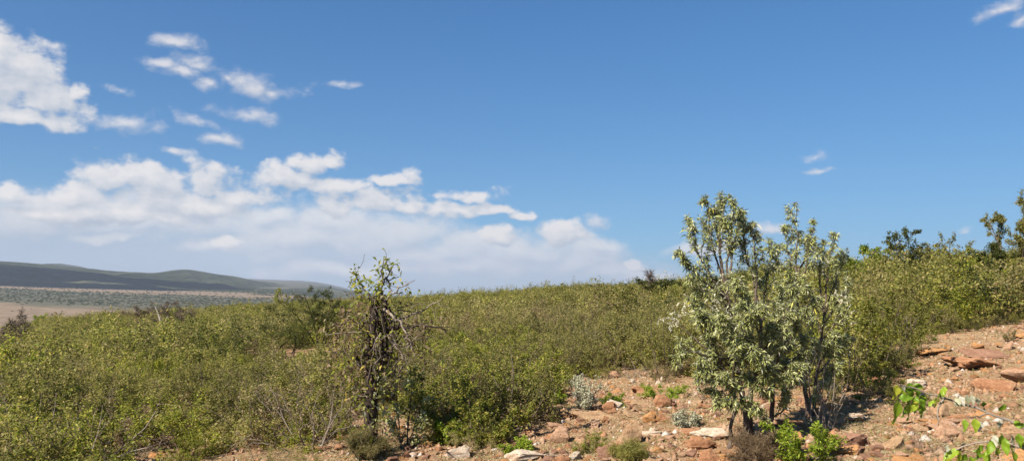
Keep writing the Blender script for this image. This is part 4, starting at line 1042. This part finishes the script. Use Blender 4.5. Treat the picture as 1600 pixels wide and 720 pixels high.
ROCKS = [  # centre px, bottom py, width px, height px, colour, label
    (838, 724, 98, 24, 'white', 'broad white slab at the bottom edge, largest pale rock in view', 'flat_rock'),
    (896, 722, 22, 16, 'white', 'small blocky white stone touching the right end of the broad white slab', 'rock'),
    (880, 724, 26, 12, 'red', 'low reddish stone between the white slab and the maroon boulder', 'rock'),
    (718, 722, 38, 24, 'white', 'chunky off-white rock on the bottom edge left of the white slab', 'rock'),
    (734, 706, 26, 16, 'pink', 'square-cut pinkish block just above the chunky off-white rock', 'rock'),
    (772, 699, 28, 12, 'orange', 'small ochre stone in front of the twiggy shrub', 'rock'),
    (800, 702, 34, 20, 'maroon', 'dark reddish-brown ledge beside the ochre stone', 'flat_rock'),
    (946, 722, 30, 26, 'maroon', 'rounded maroon boulder left of the dark-sided upright rock', 'boulder'),
    (984, 702, 46, 42, 'tan', 'large upright tan boulder with a dark shaded hollow on one side', 'boulder'),
    (1038, 641, 30, 24, 'red', 'red and tan banded boulder in the middle of the clearing', 'boulder'),
    (1017, 664, 26, 22, 'orange', 'vivid orange boulder below the banded one', 'boulder'),
    (1036, 660, 16, 15, 'red', 'brown-red stone wedged between the orange and banded boulders', 'rock'),
    (1068, 624, 16, 9, 'tan', 'smooth oval tan stone behind the banded boulder', 'rock'),
    (1022, 677, 17, 10, 'white', 'egg-shaped white stone below the orange boulder', 'rock'),
    (1050, 700, 14, 6, 'white', 'thin white flake lying on bare soil right of the dark-sided boulder', 'rock'),
    (1000, 636, 32, 12, 'tan', 'long low tan hump left of the banded boulder', 'rock'),
    (925, 655, 84, 12, 'tan', 'long flat stone ledge below the silvery shrub', 'flat_rock'),
    (872, 698, 40, 30, 'pink', 'tilted flat slab with a pale broken edge above the white slab', 'flat_rock'),
    (915, 702, 26, 16, 'pink', 'narrow pale wedge of stone left of the upright tan boulder', 'rock'),
    (960, 593, 17, 13, 'pink', 'small pink stone at the back of the clearing under the thicket', 'rock'),
    (1030, 605, 13, 14, 'white', 'small upright whitish stone at the back of the clearing', 'rock'),
    (988, 600, 16, 9, 'white', 'pale rounded stone left of the upright whitish one', 'rock'),
    (875, 626, 20, 17, 'orange', 'orange-red stone poking out at the thicket edge by the green sprig', 'rock'),
    (896, 647, 20, 11, 'white', 'cream stone at the foot of the silvery shrub', 'rock'),
    (950, 644, 24, 16, 'red', 'reddish hump right of the silvery shrub', 'rock'),
    (1012, 616, 46, 16, 'red', 'cluster-topped red rock behind the flat green plant', 'rock'),
    (1098, 708, 40, 27, 'red', 'red and yellow boulder left of the tall tree stems', 'boulder'),
    (1112, 688, 66, 18, 'white', 'flat grey-white slab behind the stems of the tall grey-leaved tree', 'flat_rock'),
    (1112, 726, 34, 24, 'red', 'reddish boulder on the bottom edge under the tall tree', 'boulder'),
    (1134, 724, 20, 14, 'orange', 'small orange stone against the reddish boulder under the tall tree', 'rock'),
    (1330, 703, 58, 24, 'maroon', 'dark rust-coloured slab streaked with brown right of the lime green shrub', 'flat_rock'),
    (1326, 714, 34, 17, 'orange', 'orange rock leaning on the rust-coloured slab', 'rock'),
    (1396, 706, 38, 25, 'tan', 'round-shouldered tan boulder right of the rust-coloured slab', 'boulder'),
    (1482, 656, 44, 28, 'tan', 'rounded tan boulder behind the hanging twig tip', 'boulder'),
    (1480, 690, 40, 30, 'pink', 'pinkish boulder below the tan one behind the hanging twig', 'boulder'),
    (1457, 678, 16, 8, 'white', 'white flake left of the pinkish boulder', 'rock'),
    (1552, 614, 68, 22, 'red', 'tilted deep red slab on the upper right slope', 'flat_rock'),
    (1450, 558, 72, 16, 'orange', 'flat orange ledge at the upper edge of the clearing', 'flat_rock'),
    (1525, 578, 106, 20, 'red', 'wide flat red ledge above the deep red tilted slab', 'flat_rock'),
    (1528, 547, 19, 12, 'orange', 'round orange stone on top of the slope', 'rock'),
    (1575, 551, 13, 19, 'pink', 'slim pale stone standing upright near the right edge', 'rock'),
    (1432, 608, 38, 16, 'white', 'whitish tan rock directly above the big-leaved twig', 'rock'),
    (1364, 608, 42, 20, 'red', 'tan-red rock right of the yellow-green shrub foot', 'rock'),
    (1429, 570, 24, 10, 'pink', 'small pink stone below the flat orange ledge', 'rock'),
    (1540, 564, 76, 20, 'maroon', 'layered maroon outcrop below the round orange stone', 'boulder'),
    (1300, 646, 24, 15, 'orange', 'yellow-orange stone behind the bare upright stems', 'rock'),
    (1342, 657, 30, 12, 'white', 'grey stone in the shade right of the bare upright stems', 'rock'),
    (1268, 634, 12, 6, 'white', 'tiny white flake behind the bare upright stems', 'rock'),
    (1584, 692, 54, 26, 'tan', 'broad tan slab behind the lower leaves at the right edge', 'flat_rock'),
    (1585, 722, 60, 22, 'orange', 'orange slab in the bottom right corner', 'flat_rock'),
    (1590, 604, 50, 26, 'pink', 'large pinkish slab on the right edge beyond the deep red one', 'flat_rock'),
    (1594, 530, 36, 10, 'orange', 'orange ledge at the right edge under the slope shrubs', 'flat_rock'),
    (565, 676, 14, 16, 'orange', 'bright orange-red stone just behind the dead trunk', 'rock'),
    (536, 686, 24, 7, 'orange', 'flat orange stone left of the dead trunk, farther one', 'rock'),
    (536, 704, 28, 9, 'red', 'flat red stone left of the dead trunk, nearer one', 'rock'),
    (512, 682, 22, 10, 'white', 'pale stone under the shrub left of the flat orange one', 'rock'),
    (247, 716, 28, 10, 'orange', 'orange stone on the bare strip at the bottom left', 'rock'),
    (292, 722, 30, 12, 'tan', 'tan stone right of the orange one at the bottom left', 'rock'),
    (668, 700, 16, 12, 'orange', 'small orange stone right of the dead trunk in the shade', 'rock'),
    (600, 694, 14, 7, 'pink', 'small pink stone touching the dead trunk foot', 'rock'),
    (625, 672, 18, 8, 'orange', 'orange-tan stone in the gap behind the dead trunk saplings', 'rock'),
    (1196, 668, 40, 14, 'pink', 'pink stone half hidden behind the tall tree stems', 'rock'),
    (1100, 640, 22, 10, 'red', 'low red stone left of the tall tree under its lowest leaves', 'rock'),
    (1240, 668, 46, 14, 'red', 'red slab in the shade between the two grey-leaved trees', 'flat_rock'),
]
for n, (px, py, w, h, c, lab, nm) in enumerate(ROCKS):
    P = on_ground(px, py - h * 0.22)
    mpp = m_per_px(P); W, H = w * mpp * (0.85 if w > 60 else 0.95), h * mpp * 0.95
    flat = h / w < 0.4
    fore = 0.17 * W * (0.9 if not flat else 0.55)   # part of the picture height that comes from the top surface
    Hz = max(H * (0.8 if flat else 0.95), 0.03) * 1.25
    me = rock_mesh(nm, 1000 + n, (W * 1.06, W * (0.62 if not flat else 0.75), Hz), c, flat, npts=11 if flat else 13, rough=0.1)
    o = obj(nm, me); o.location = (P.x, P.y, P.z - Hz * 0.26)
    o.rotation_euler = (random.uniform(-0.12, 0.12), random.uniform(-0.14, 0.14), random.uniform(-0.25, 0.25))
    tag(o, lab, 'boulder' if nm == 'boulder' else 'rock', 'rocks of the stony clearing')

# loose smaller stones
variants = [(c, rock_mesh('stone', 2000 + 10 * i + j, (1, 0.7 + 0.1 * j, 0.42 + 0.13 * (i + j) % 3 * 0.2), c, i % 2 == 0, npts=12, detail=1)) for i, c in enumerate(RM) for j in range(2)]
sg = np.random.default_rng(55)
def stone_zone(px, py):
    if px < 480: return 'on the bare strip at the bottom left'
    if px < 700: return 'around the dead trunk'
    if px < 870: return 'in front of the twiggy shrub'
    if px < 985: return ('below' if py > 655 else 'around') + ' the silvery shrub'
    if px < 1090: return ('below the orange boulder' if py > 664 else 'around the banded boulder')
    if px < 1250: return 'under the tall grey-leaved tree'
    if px < 1400: return ('beside the rust-coloured slab' if py > 650 else 'behind the bare upright stems')
    if px < 1510: return ('behind the hanging twig' if py > 600 else 'below the flat orange ledge')
    return ('near the right edge behind the leaves' if py > 620 else 'on the upper right slope')
cand = []
tries = 0
while len(cand) < 285 and tries < 9000:
    tries += 1
    px = sg.uniform(160, 1600); py = sg.uniform(505, 720)
    if not in_clear(np.array([px]), np.array([py]))[0]: continue
    if px < 850 and sg.random() < 0.35: continue
    P = on_ground(px, py)
    s = float(np.exp(sg.normal(-2.0, 0.5)))
    s = min(max(s, 0.065), 0.46)
    if math.hypot(P.x - STUMP.x, P.y - STUMP.y) < 0.25 or math.hypot(P.x - GREYT.x, P.y - GREYT.y) < 0.25: continue
    c, me = variants[int(sg.choice(len(variants), p=np.array([.8, .8, 2, 2, 1.6, 1.6, 2, 2, .7, .7, 1.7, 1.7]) / 17.6))]
    cand.append((px, py, P, s, c, me))
NAMEC = {'white': 'whitish', 'tan': 'tan', 'orange': 'orange', 'red': 'rusty red', 'maroon': 'maroon', 'pink': 'pinkish'}
sgroups = {}
for cd in cand:
    sz = 'fist-sized' if cd[3] < 0.105 else 'brick-sized' if cd[3] < 0.17 else 'head-sized'
    sgroups.setdefault((sz, NAMEC[cd[4]], stone_zone(cd[0], cd[1])), []).append(cd)
for (sz, cn, zn), lst in sgroups.items():
    lst.sort(key=lambda q: q[0])
    for j, (px, py, P, s, c, me) in enumerate(lst):
        pre = ''
        if len(lst) == 2: pre = ('leftmost ', 'rightmost ')[j]
        elif len(lst) == 3: pre = ('leftmost ', 'middle ', 'rightmost ')[j]
        elif len(lst) > 3: pre = 'leftmost ' if j == 0 else 'rightmost ' if j == len(lst) - 1 else ''
        o = obj('stone', me); o.location = (P.x, P.y, P.z - 0.16 * s)
        o.scale = (s * sg.uniform(0.9, 1.5), s * sg.uniform(0.8, 1.3), s * sg.uniform(0.45, 1.1))
        o.rotation_euler = (sg.normal(0, 0.15), sg.normal(0, 0.15), sg.uniform(0, 6.28))
        tag(o, f'{pre}{sz} {cn} stone {zn}', 'stone', f'loose stones {zn}')

# gravel and dry grass: nobody could count them
def clear_points(n, seed, fade=True):
    rg = np.random.default_rng(seed); out = []
    while sum(len(o) for o in out) < n:
        a = rg.uniform(R(-36), R(38), 4 * n); r = rg.uniform(7.0 ** 0.6, 40 ** 0.6, 4 * n) ** (1 / 0.6)
        X, Y = r * np.sin(a), r * np.cos(a); Z = ground_h(X, Y)
        uu, vv, _ = project(np.stack([X, Y, Z], 1))
        vv2 = vv + rg.normal(0, 8, len(vv)); k = in_clear(uu, vv2) & (vv < 790)
        out.append(np.stack([X, Y, Z], 1)[k])
    return np.concatenate(out)[:n]
gp = clear_points(15000, 71); gr = np.random.default_rng(72); n = len(gp)
base = np.array([[1, 0, 0], [0, 1, 0], [-1, 0, 0], [0, -1, 0], [0, 0, .8], [0, 0, -.4]], float)
tri = np.array([[0, 1, 4], [1, 2, 4], [2, 3, 4], [3, 0, 4], [1, 0, 5], [2, 1, 5], [3, 2, 5], [0, 3, 5]])
sz = np.exp(gr.normal(-3.7, 0.55, n)).clip(0.008, 0.085)
ang = gr.uniform(0, 6.28, n); jit = gr.uniform(0.6, 1.4, (n, 6, 3))
V = base[None] * jit * sz[:, None, None] * gr.uniform(0.6, 1.5, (n, 1, 3))
ca, sa = np.cos(ang)[:, None], np.sin(ang)[:, None]
V = np.stack([V[..., 0] * ca - V[..., 1] * sa, V[..., 0] * sa + V[..., 1] * ca, V[..., 2]], -1) + gp[:, None, :]
T = (tri[None] + (np.arange(n) * 6)[:, None, None]).reshape(-1, 3)
def gravel_mat():
    m, nt = new_mat('gravel'); ln = nt.links.new; geo = nd(nt, 'ShaderNodeNewGeometry')
    cr = ramp(nt, [(0, (0.18, 0.09, 0.05)), (0.3, (0.31, 0.185, 0.105)), (0.6, (0.36, 0.24, 0.15)), (0.85, (0.36, 0.17, 0.08)), (0.96, (0.42, 0.34, 0.27)), (1, (0.48, 0.42, 0.35))]); ln(geo.outputs['Random Per Island'], cr.inputs[0])
    bs = nd(nt, 'ShaderNodeBsdfDiffuse'); ln(cr.outputs[0], bs.inputs[0]); out = nd(nt, 'ShaderNodeOutputMaterial'); ln(bs.outputs[0], out.inputs[0]); return m
kind(obj('gravel', mk_mesh('gravel', V.reshape(-1, 3), None, T, gravel_mat())), 'stuff')

rub = bpy.data.collections.new('rubble forms')
for c_, me_ in variants[2:]:
    rub.objects.link(bpy.data.objects.new('rubble_form', me_))
rp = clear_points(3600, 171); rk = fbm(rp[:, 0] / 1.6, rp[:, 1] / 1.6, 3, 23) + np.random.default_rng(3).normal(0, 0.15, len(rp)) > -0.02
scatter('rubble', rp[rk] - np.array([0, 0, 0.012]), 0.05, 0.17, rub, 9)

def straw(name, n, seed, L, W, mat, flat):
    P = clear_points(n, seed); rg = np.random.default_rng(seed + 1)
    keepm = (fbm(P[:, 0] / 1.3, P[:, 1] / 1.3, 3, 91) + rg.normal(0, 0.18, len(P))) > -0.05
    P = P[keepm]; n = len(P)
    D = unit(np.stack([rg.normal(0, 1, n), rg.normal(0, 1, n), np.abs(rg.normal(0, flat, n)) + 0.03], 1))
    b = Buf(); leaf_quads(b, P + np.array([0, 0, 0.004]), D, rg.uniform(L * 0.5, L * 1.5, n), W * np.ones(n), rg, droop=0.15)
    return kind(obj(name, b.mesh(name, mat)), 'stuff')
STRAW = leaf_mat('straw', [(0, (0.20, 0.15, 0.085)), (0.5, (0.34, 0.27, 0.16)), (0.85, (0.42, 0.35, 0.22)), (0.93, (0.16, 0.17, 0.06)), (1, (0.10, 0.14, 0.03))], trans=0.25, var=0.0)
straw('dry_grass', 110000, 81, 0.085, 0.006, STRAW, 0.35)
straw('grass', 16000, 85, 0.10, 0.008, M['olive'], 1.1)
straw('grass', 14000, 93, 0.07, 0.009, M['dusty'], 0.8)
straw('leaf_litter', 9000, 88, 0.05, 0.02, M['dry'], 0.1)

# ------------------------------------------------------------------ haze
def box(name, lo, hi, mat):
    V = [(x, y, zz) for x in (lo[0], hi[0]) for y in (lo[1], hi[1]) for zz in (lo[2], hi[2])]
    q = [(0, 1, 3, 2), (4, 6, 7, 5), (0, 4, 5, 1), (2, 3, 7, 6), (0, 2, 6, 4), (1, 5, 7, 3)]
    return obj(name, mk_mesh(name, V, q, None, mat))
allz = []
for o in S.objects:
    if o.type == 'MESH' and o.get('kind') == 'structure':
        co = np.empty(len(o.data.vertices) * 3, np.float32); o.data.vertices.foreach_get('co', co); allz.append((co[2::3].min(), co[2::3].max()))
zlo, zhi = min(a_[0] for a_ in allz), max(a_[1] for a_ in allz)
print('z range', zlo, zhi)
mh, nt = new_mat('haze')
pv = nd(nt, 'ShaderNodeVolumePrincipled'); pv.inputs['Color'].default_value = (0.80, 0.87, 1.0, 1); pv.inputs['Density'].default_value = 4.5e-5; pv.inputs['Anisotropy'].default_value = 0.2
oo = nd(nt, 'ShaderNodeOutputMaterial'); nt.links.new(pv.outputs[0], oo.inputs['Volume'])
USE_HAZE = True
if USE_HAZE:
    kind(box('haze', (-16500, -16500, zlo - 1), (16500, 16500, zhi + 6), mh), 'stuff')

# ------------------------------------------------------------------ the cumulus left of the view whose shade lies on the hills
cmat, nt = new_mat('cumulus'); cdf = nd(nt, 'ShaderNodeBsdfDiffuse'); cdf.inputs[0].default_value = (0.85, 0.86, 0.88, 1); coo = nd(nt, 'ShaderNodeOutputMaterial'); nt.links.new(cdf.outputs[0], coo.inputs[0])
bm = bmesh.new(); cr_ = random.Random(8)
for (cx, cy_, rr_) in [(-4250, 3500, 420), (-3800, 3700, 380), (-4650, 4050, 480), (-4200, 4250, 430), (-3700, 4250, 360), (-3680, 4650, 280), (-5050, 3600, 450), (-5400, 4200, 500), (-4700, 4700, 350)]:
    for k in range(7):
        from mathutils import Matrix
        r_ = rr_ * cr_.uniform(0.35, 0.75)
        mt_ = Matrix.Translation((cx + cr_.uniform(-0.6, 0.6) * rr_, cy_ + cr_.uniform(-0.4, 0.4) * rr_, 1450 + r_ * 0.35 + cr_.uniform(0, 90))) @ Matrix.Diagonal((r_, r_ * 0.8, r_ * 0.5, 1))
        bmesh.ops.create_icosphere(bm, subdivisions=4, radius=1.0, matrix=mt_)
for v in bm.verts:
    n_ = mnoise.fractal(v.co / 190.0, 1.0, 2.0, 5)
    v.co += v.normal * n_ * 75
    if v.co.z < 1400: v.co.z = 1400 + (v.co.z - 1400) * 0.15
cme = bpy.data.meshes.new('cloud'); bm.to_mesh(cme); bm.free(); cme.materials.append(cmat)
for p in cme.polygons: p.use_smooth = True
kind(obj('cloud', cme), 'structure')

# ------------------------------------------------------------------ light and sky
SUN_EL, SUN_AZ = R(41), R(-133)      # azimuth from +Y towards +X: sun stands to the left and behind
sun = bpy.data.lights.new('sun', 'SUN'); sun.energy = 4.2; sun.angle = R(0.55); sun.color = (1.0, 0.945, 0.86)
so = bpy.data.objects.new('sun', sun); COL.objects.link(so)
sd = Vector((math.sin(SUN_AZ) * math.cos(SUN_EL), math.cos(SUN_AZ) * math.cos(SUN_EL), math.sin(SUN_EL)))
so.rotation_euler = (-sd).to_track_quat('-Z', 'Y').to_euler()

W = bpy.data.worlds.new('World'); S.world = W; W.use_nodes = True
wt = W.node_tree; wt.nodes.clear(); wl = wt.links.new
sky = nd(wt, 'ShaderNodeTexSky', sky_type='NISHITA'); sky.sun_disc = False; sky.sun_elevation = SUN_EL; sky.sun_rotation = SUN_AZ
sky.altitude = 1600; sky.air_density = 1.0; sky.dust_density = 0.6; sky.ozone_density = 3.0
shs = nd(wt, 'ShaderNodeHueSaturation'); shs.inputs['Saturation'].default_value = 1.22; wl(sky.outputs[0], shs.inputs['Color'])
# roll the bright horizon off softly, as the camera's film curve does
v1 = nd(wt, 'ShaderNodeVectorMath', operation='MULTIPLY_ADD'); wl(shs.outputs[0], v1.inputs[0]); v1.inputs[1].default_value = (0.1 / 0.26, 0.1 / 0.50, 0.1 / 0.72); v1.inputs[2].default_value = (1, 1, 1)
v2 = nd(wt, 'ShaderNodeVectorMath', operation='MULTIPLY'); wl(shs.outputs[0], v2.inputs[0]); v2.inputs[1].default_value = (0.625, 0.765, 0.90)
v3 = nd(wt, 'ShaderNodeVectorMath', operation='DIVIDE'); wl(v2.outputs[0], v3.inputs[0]); wl(v1.outputs[0], v3.inputs[1])
bg = nd(wt, 'ShaderNodeBackground', i_Strength=0.10); wl(v3.outputs[0], bg.inputs[0])
tc = nd(wt, 'ShaderNodeTexCoord'); sx = nd(wt, 'ShaderNodeSeparateXYZ'); wl(tc.outputs['Generated'], sx.inputs[0])
def math_n(tree, op, a=None, b=None, c=None, clamp=False):
    n = tree.nodes.new('ShaderNodeMath'); n.operation = op; n.use_clamp = clamp
    for i, v in enumerate((a, b, c)):
        if v is None: continue
        if isinstance(v, (int, float)): n.inputs[i].default_value = v
        else: tree.links.new(v, n.inputs[i])
    return n.outputs[0]
az = math_n(wt, 'ARCTAN2', sx.outputs['X'], sx.outputs['Y'])
hyp = math_n(wt, 'SQRT', math_n(wt, 'ADD', math_n(wt, 'MULTIPLY', sx.outputs['X'], sx.outputs['X']), math_n(wt, 'MULTIPLY', sx.outputs['Y'], sx.outputs['Y'])))
el = math_n(wt, 'DIVIDE', sx.outputs['Z'], hyp)
cb = nd(wt, 'ShaderNodeCombineXYZ'); wl(az, cb.inputs[0]); wl(el, cb.inputs[1])
UV = cb.outputs[0]
def sky_uv(px, py):
    v = ray(px, py); return math.atan2(v[0], v[1]), v[2] / math.hypot(v[0], v[1])

def cloud_layer(name, puffs, nscale, namp, soft, asym=1.7, warp=0.0, bill=0.9, fill=1.0, seed=0.0, detail=6.0, rough=0.56):
    g = bpy.data.node_groups.new(name, 'ShaderNodeTree')
    g.interface.new_socket('UV', in_out='INPUT', socket_type='NodeSocketVector'); g.interface.new_socket('Density', in_out='OUTPUT', socket_type='NodeSocketFloat')
    gi = g.nodes.new('NodeGroupInput'); go = g.nodes.new('NodeGroupOutput'); ln = g.links.new
    acc = None
    wn = nd(g, 'ShaderNodeTexNoise', i_Scale=15.0, i_Detail=3.0, i_Roughness=0.55); ln(gi.outputs[0], wn.inputs['Vector'])
    w1 = nd(g, 'ShaderNodeVectorMath', operation='SUBTRACT'); ln(wn.outputs['Color'], w1.inputs[0]); w1.inputs[1].default_value = (0.5, 0.5, 0.5)
    w2 = nd(g, 'ShaderNodeVectorMath', operation='MULTIPLY_ADD'); ln(w1.outputs[0], w2.inputs[0]); w2.inputs[1].default_value = (0.06, 0.04, 0.0); ln(gi.outputs[0], w2.inputs[2])
    for (px, py, rx, ry) in puffs:
        u0, v0 = sky_uv(px, py); a = abs(sky_uv(px + rx, py)[0] - u0); b_ = abs(sky_uv(px, py - ry)[1] - v0)
        m = nd(g, 'ShaderNodeVectorMath', operation='MULTIPLY_ADD'); ln(w2.outputs[0], m.inputs[0])
        m.inputs[1].default_value = (1 / a, 1 / b_, 0); m.inputs[2].default_value = (-u0 / a, -v0 / b_, 0)
        k = nd(g, 'ShaderNodeVectorMath', operation='MULTIPLY'); ln(m.outputs[0], k.inputs[0]); k.inputs[1].default_value = (-1, -asym, 0)
        x = nd(g, 'ShaderNodeVectorMath', operation='MAXIMUM'); ln(m.outputs[0], x.inputs[0]); ln(k.outputs[0], x.inputs[1])
        le = nd(g, 'ShaderNodeVectorMath', operation='LENGTH'); ln(x.outputs[0], le.inputs[0])
        f = math_n(g, 'SUBTRACT', fill, math_n(g, 'MULTIPLY', le.outputs['Value'], fill))
        acc = f if acc is None else math_n(g, 'SMOOTH_MAX', acc, f, 0.18)
    acc = math_n(g, 'MAXIMUM', acc, -1.5)
    mp = nd(g, 'ShaderNodeMapping'); mp.inputs['Scale'].default_value = (1, 1.35, 1); mp.inputs['Location'].default_value = (seed, seed * 0.7, seed)
    ln(gi.outputs[0], mp.inputs['Vector'])
    nz = nd(g, 'ShaderNodeTexNoise', i_Scale=nscale, i_Detail=detail, i_Roughness=rough, i_Distortion=warp); ln(mp.outputs[0], nz.inputs['Vector'])
    vo = nd(g, 'ShaderNodeTexVoronoi', feature='F1', i_Scale=nscale * 1.5, i_Detail=3.0, i_Roughness=0.6, normalize=True)
    wv = nd(g, 'ShaderNodeVectorMath', operation='MULTIPLY_ADD'); ln(nz.outputs['Color'], wv.inputs[0]); wv.inputs[1].default_value = (0.02, 0.02, 0.0); ln(mp.outputs[0], wv.inputs[2])
    ln(wv.outputs[0], vo.inputs['Vector'])
    d = math_n(g, 'MULTIPLY_ADD', nz.outputs['Fac'], namp, -namp * 0.5)
    e = math_n(g, 'MULTIPLY_ADD', vo.outputs['Distance'], -bill, bill * 0.42)
    ln(math_n(g, 'ADD', acc, math_n(g, 'ADD', d, e)), go.inputs[0])
    return g

UPPER = [
         (187, 144, 30, 12), (205, 194, 62, 21), (280, 69, 36, 14), (258, 98, 30, 9), (290, 110, 36, 12), (312, 99, 46, 14), (325, 126, 26, 16), (352, 116, 30, 16),
         (376, 122, 40, 22), (400, 132, 58, 25), (432, 138, 42, 16), (388, 178, 66, 17), (335, 212, 40, 13), (310, 190, 44, 14), (274, 238, 26, 7), (534, 131, 34, 11),
         (1283, 241, 32, 12), (1283, 260, 32, 8), (1562, 14, 40, 18), (1596, 34, 20, 20), (1205, 360, 46, 11), (1500, 363, 26, 9), (935, 352, 26, 13)]
BANK = [(0, 92, 60, 52), (40, 115, 60, 50), (78, 148, 56, 42), (124, 142, 24, 22), (40, 184, 96, 24), (-40, 130, 90, 100),
        (20, 312, 60, 26), (110, 310, 70, 26), (180, 284, 62, 34), (245, 290, 70, 34), (325, 284, 58, 34), (300, 320, 120, 26), (440, 282, 52, 30), (480, 258, 26, 22), (520, 250, 22, 18),
        (380, 310, 70, 28), (530, 290, 60, 18), (545, 318, 66, 26), (600, 322, 60, 26), (615, 280, 42, 14), (640, 330, 34, 16), (160, 340, 160, 22), (60, 340, 80, 18),
        (735, 308, 52, 18), (706, 334, 48, 15), (770, 328, 52, 14), (818, 339, 24, 10), (880, 368, 34, 22), (775, 372, 36, 18), (350, 378, 40, 12), (985, 412, 16, 12)]
VEIL = [(60, 410, 420, 110), (380, 420, 420, 90), (760, 440, 330, 56), (1000, 450, 160, 30)]
LOW = [(100, 338, 46, 16), (240, 352, 50, 14), (352, 376, 44, 14), (150, 372, 60, 10), (420, 340, 60, 18), (520, 345, 70, 22), (930, 388, 40, 16), (660, 400, 90, 24), (340, 382, 50, 16), (60, 330, 70, 20), (230, 350, 90, 24),(90, 345, 150, 34), (300, 345, 170, 40), (480, 368, 130, 40), (600, 372, 130, 36), (720, 388, 110, 28), (820, 396, 110, 30), (900, 408, 90, 26), (960, 424, 70, 20), (740, 414, 150, 24),
       (1000, 432, 60, 14), (1100, 390, 60, 10), (560, 420, 120, 14)]
def add_layer(prev, name, puffs, nscale, namp, lo, hi, amax, bright, shade, k, dpx, **kw):
    g = cloud_layer(name, puffs, nscale, namp, 0.2, **kw)
    n1 = wt.nodes.new('ShaderNodeGroup'); n1.node_tree = g; wl(UV, n1.inputs[0])
    of = nd(wt, 'ShaderNodeVectorMath', operation='ADD'); wl(UV, of.inputs[0]); of.inputs[1].default_value = (dpx[0] / F, dpx[1] / F, 0)
    n2 = wt.nodes.new('ShaderNodeGroup'); n2.node_tree = g; wl(of.outputs[0], n2.inputs[0])
    al = nd(wt, 'ShaderNodeMapRange', interpolation_type='SMOOTHSTEP'); al.inputs['From Min'].default_value = lo; al.inputs['From Max'].default_value = hi; al.inputs['To Max'].default_value = amax
    wl(n1.outputs[0], al.inputs['Value'])
    df = math_n(wt, 'SUBTRACT', n1.outputs[0], n2.outputs[0])
    li = math_n(wt, 'MULTIPLY_ADD', df, k, 0.52, clamp=True)
    cm = nd(wt, 'ShaderNodeMix', data_type='RGBA'); wl(li, cm.inputs['Factor']); cm.inputs['A'].default_value = (*shade, 1); cm.inputs['B'].default_value = (*bright, 1)
    em = nd(wt, 'ShaderNodeBackground', i_Strength=1.0); wl(cm.outputs['Result'], em.inputs[0])
    mx = nd(wt, 'ShaderNodeMixShader'); wl(al.outputs[0], mx.inputs[0]); wl(prev, mx.inputs[1]); wl(em.outputs[0], mx.inputs[2])
    return mx.outputs[0]
shd = bg.outputs[0]
shd = add_layer(shd, 'veil', VEIL, 7.0, 1.0, -0.1, 0.75, 0.86, (0.25, 0.282, 0.33), (0.195, 0.232, 0.292), 0.9, (-6, 14), asym=1.0, seed=1.3, bill=0.0, detail=3.0)
shd = add_layer(shd, 'low cloud', LOW, 17.0, 2.2, -0.45, 0.75, 0.9, (0.37, 0.37, 0.377), (0.215, 0.25, 0.305), 0.42, (-9, 14), asym=1.4, seed=3.1, bill=1.2, fill=1.2)
shd = add_layer(shd, 'cumulus bank', BANK, 25.0, 3.3, -0.08, 0.85, 0.93, (0.39, 0.378, 0.375), (0.20, 0.232, 0.28), 0.45, (-9, 15), asym=1.5, seed=7.7, bill=1.6, fill=1.4)
shd = add_layer(shd, 'scattered cloud', UPPER, 28.0, 3.0, -0.1, 1.5, 0.84, (0.365, 0.357, 0.365), (0.20, 0.228, 0.275), 0.5, (-8, 12), asym=1.25, seed=11.3, bill=1.3, fill=1.15)
# only look for cloud where there is any
def band(v, lo, hi): return math_n(wt, 'MULTIPLY', math_n(wt, 'GREATER_THAN', v, lo), math_n(wt, 'LESS_THAN', v, hi))
win = math_n(wt, 'MULTIPLY', band(az, -0.95, 0.72), band(el, -0.03, 0.40))
fx = nd(wt, 'ShaderNodeMixShader'); wl(win, fx.inputs[0]); wl(bg.outputs[0], fx.inputs[1]); wl(shd, fx.inputs[2])
wo = nd(wt, 'ShaderNodeOutputWorld'); wl(fx.outputs[0], wo.inputs[0])
W.cycles.sampling_method = 'NONE'

# ------------------------------------------------------------------ camera
cam = bpy.data.cameras.new('camera'); cam.sensor_width = 36.0; cam.lens = 36.0 * F / 1600.0; cam.clip_start = 0.05; cam.clip_end = 60000
co = bpy.data.objects.new('camera', cam); COL.objects.link(co); co.location = (0, 0, CAM_H); co.rotation_euler = (math.pi / 2 + PITCH, 0, 0)
S.camera = co
vs = S.view_settings; vs.view_transform = 'Standard'; vs.look = 'None'; vs.gamma = 1.0; vs.exposure = 1.15; vs.use_curve_mapping = False
cy = S.cycles
cy.max_bounces = 8; cy.diffuse_bounces = 5; cy.glossy_bounces = 2; cy.transmission_bounces = 4; cy.transparent_max_bounces = 8; cy.volume_bounces = 0
cy.use_adaptive_sampling = True; cy.adaptive_threshold = 0.012
cy.use_denoising = True
S.render.film_transparent = False
